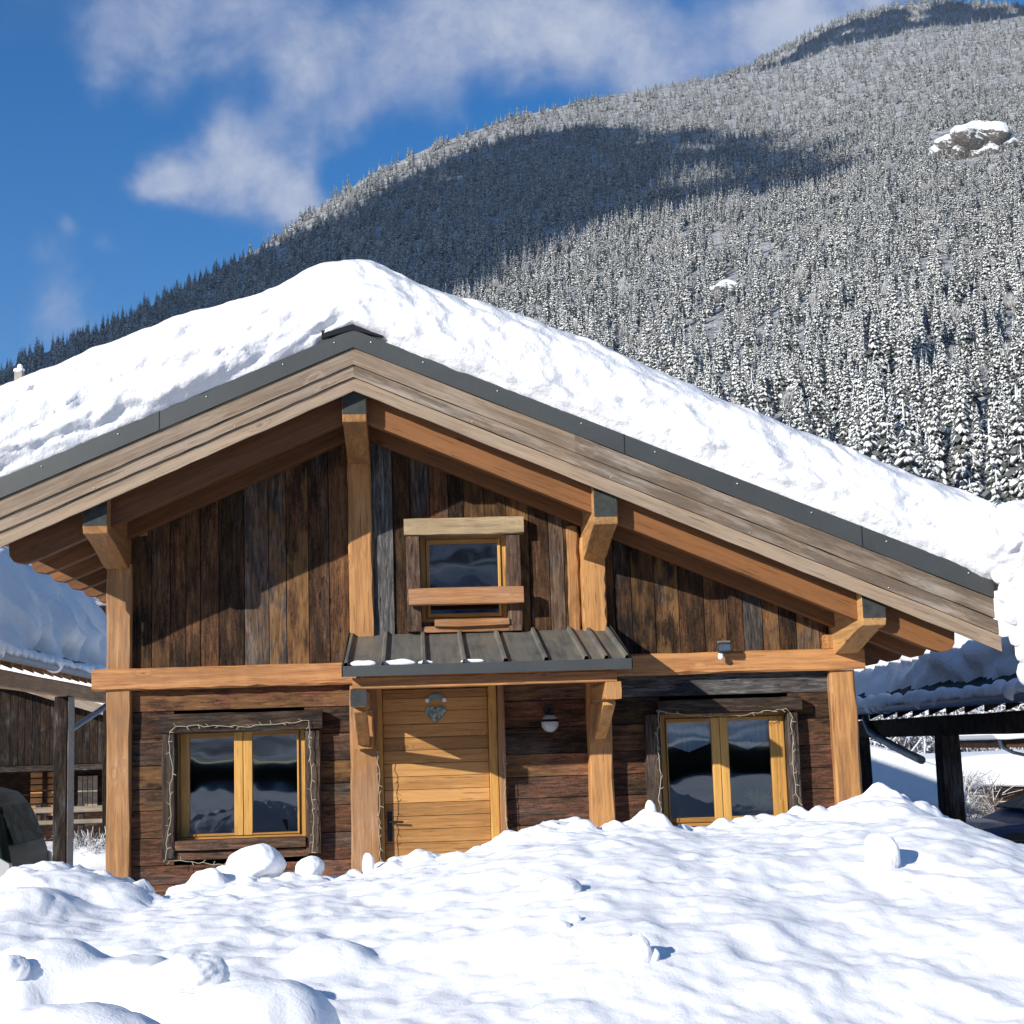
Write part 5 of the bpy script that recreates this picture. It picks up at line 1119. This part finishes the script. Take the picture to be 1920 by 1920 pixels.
# shed roof with snow, behind
def pxprism(poly, Y0, dep, name, m_, parent=None, bevel=0, pl=(.5, 0, 0)):
    P_ = [pt(x, y, Y0) for x, y in poly]; mb = MB(); mb.xz([(q.x, q.z) for q in P_][::-1], Y0, Y0 + dep, pl); return mb
SH1 = thing('low_shed', 'low shed with a dark eave behind the right carport post', 'shed', tuple(pt(1700, 1560, 16)))
part('roof', pxprism([(1560, 1455), (1560, 1470), (1740, 1534), (1830, 1560), (1835, 1550), (1745, 1520)], 16, 4, 'roof', M['black']), M['dark_x'], SH1)
part('wall', pxprism([(1570, 1476), (1570, 1640), (1760, 1640), (1760, 1545)], 16.3, 3.4, 'wall', M['black']), M['dark_z'], SH1)
o_ = pxprism([(1560, 1392), (1560, 1452), (1745, 1518), (1800, 1530), (1818, 1500), (1812, 1470), (1780, 1440), (1720, 1420), (1660, 1402), (1610, 1390)], 15.8, 4.4, 'x', None).build('shed_snow', M['snow_roof'], bevel=.12, base=tuple(pt(1700, 1450, 16))); tag(o_, 'thick snow slab sloping down over the low shed, half in shadow', 'snow')
SH2_ = thing('wooden_shed', 'small brown plank shed at the right edge under a thick flat snow cap', 'shed', tuple(pt(1900, 1540, 24)))
mb = MB(); a = pt(1862, 1500, 24); b_ = pt(2080, 1500, 24); x = a.x; zt_ = pt(1900, 1478, 24).z
while x < b_.x: w = random.uniform(.12, .2); mb.box(x, x + w - .01, 24, 24.05, -.7, zt_, (random.random(), .3, .4)); x += w
mb.box(a.x, a.x + .05, 24.05, 28, -.7, zt_, (.3, .3, .4)); mb.box(a.x, b_.x, 27.95, 28, -.7, zt_); part('wall', mb, M['old_v'], SH2_)
part('roof', pxprism([(1848, 1474), (1848, 1480), (2100, 1490), (2100, 1482)], 23.5, 5, '', None), M['dark_x'], SH2_)
o_ = pxprism([(1845, 1473), (1770, 1445), (1766, 1425), (1790, 1422), (1850, 1415), (1920, 1412), (2100, 1405), (2100, 1481)], 23.3, 5.5, '', None).build('shed_snow', M['snow'], bevel=.15, base=tuple(pt(1850, 1440, 23))); tag(o_, 'smooth bright snow cap over the plank shed at the right edge', 'snow')
SH3 = thing('eave_corner', 'corner of a small snow-capped roof with a curved gutter pipe at the right edge', 'roof', tuple(pt(1900, 1400, 18)))
part('roof', pxprism([(1876, 1390), (1890, 1402), (2050, 1398), (2050, 1372), (1880, 1376)], 18, 3, '', None), M['old_h'], SH3)
mb = MB(); mb.tube([pt(1874, 1388, 17.9), pt(1878, 1400, 17.9), pt(1900, 1411, 18.3), pt(1930, 1418, 18.8)], .035, 10); part('gutter_pipe', mb, M['zinc'], SH3)
o_ = pxprism([(1862, 1378), (1860, 1368), (1868, 1362), (1890, 1360), (2050, 1352), (2050, 1374), (1890, 1387), (1872, 1387)], 17.8, 3, '', None).build('eave_snow', M['snow'], bevel=.04, base=tuple(pt(1900, 1370, 18))); tag(o_, 'rounded snow on the small roof corner with the curved pipe', 'snow')
p = pt(1990, 1400, 19); mb = MB(); mb.hewn(p.x, p.x + .2, 19, 19.2, -.7, p.z, 'z', 4, .003); part('post', mb, M['dark_z'], SH3)
# frosted thicket along the foot of the slope
mb = MB(); rr = random.Random(77)
for _ in range(120):
    Y = rr.uniform(34, 52); x = rr.uniform(.20, .46) * (Y + 12.9); twiggy(mb, (x, Y, -.8), 2.2, 4.2, 260, rr, .022, .7)
o_ = mb.build('frosted_thicket', [M['twig'], M['frost']]); o_['kind'] = 'stuff'; o_['label'] = 'frosted bare thicket along the foot of the slope behind the sheds'; o_['category'] = 'thicket'
mb = MB()
for _ in range(16): twiggy(mb, (pt(rr.uniform(1800, 1860), 1520, 20).x, 20 + rr.uniform(-.5, .5), -.5), .3, 1.5, 60, rr, .005, .35)
o_ = mb.build('frosted_saplings', [M['twig'], M['frost']]); o_['kind'] = 'stuff'; o_['label'] = 'thin frosted saplings in front of the plank shed'; o_['category'] = 'saplings'
# thin mountain air over the whole valley
mb = MB().box(-7000, 7500, -1400, 10500, -3, 2230); hz_o = mb.build('haze', simple('unused_air', (.5, .5, .5))); hz_o['kind'] = 'stuff'; hz_o['label'] = 'thin blue mountain air'; hz_o['category'] = 'haze'
m = bpy.data.materials.new('air'); m.use_nodes = True; t = NT(m.node_tree); t.n.clear(); vo = t.add('ShaderNodeVolumePrincipled', {'Color': (.62, .74, .95), 'Density': .000032, 'Anisotropy': .1}); t.l.new(vo.outputs[0], t.add('ShaderNodeOutputMaterial').inputs['Volume']); hz_o.data.materials[0] = m
for o in list(bpy.data.objects):
    if '_b' in o: del o['_b']
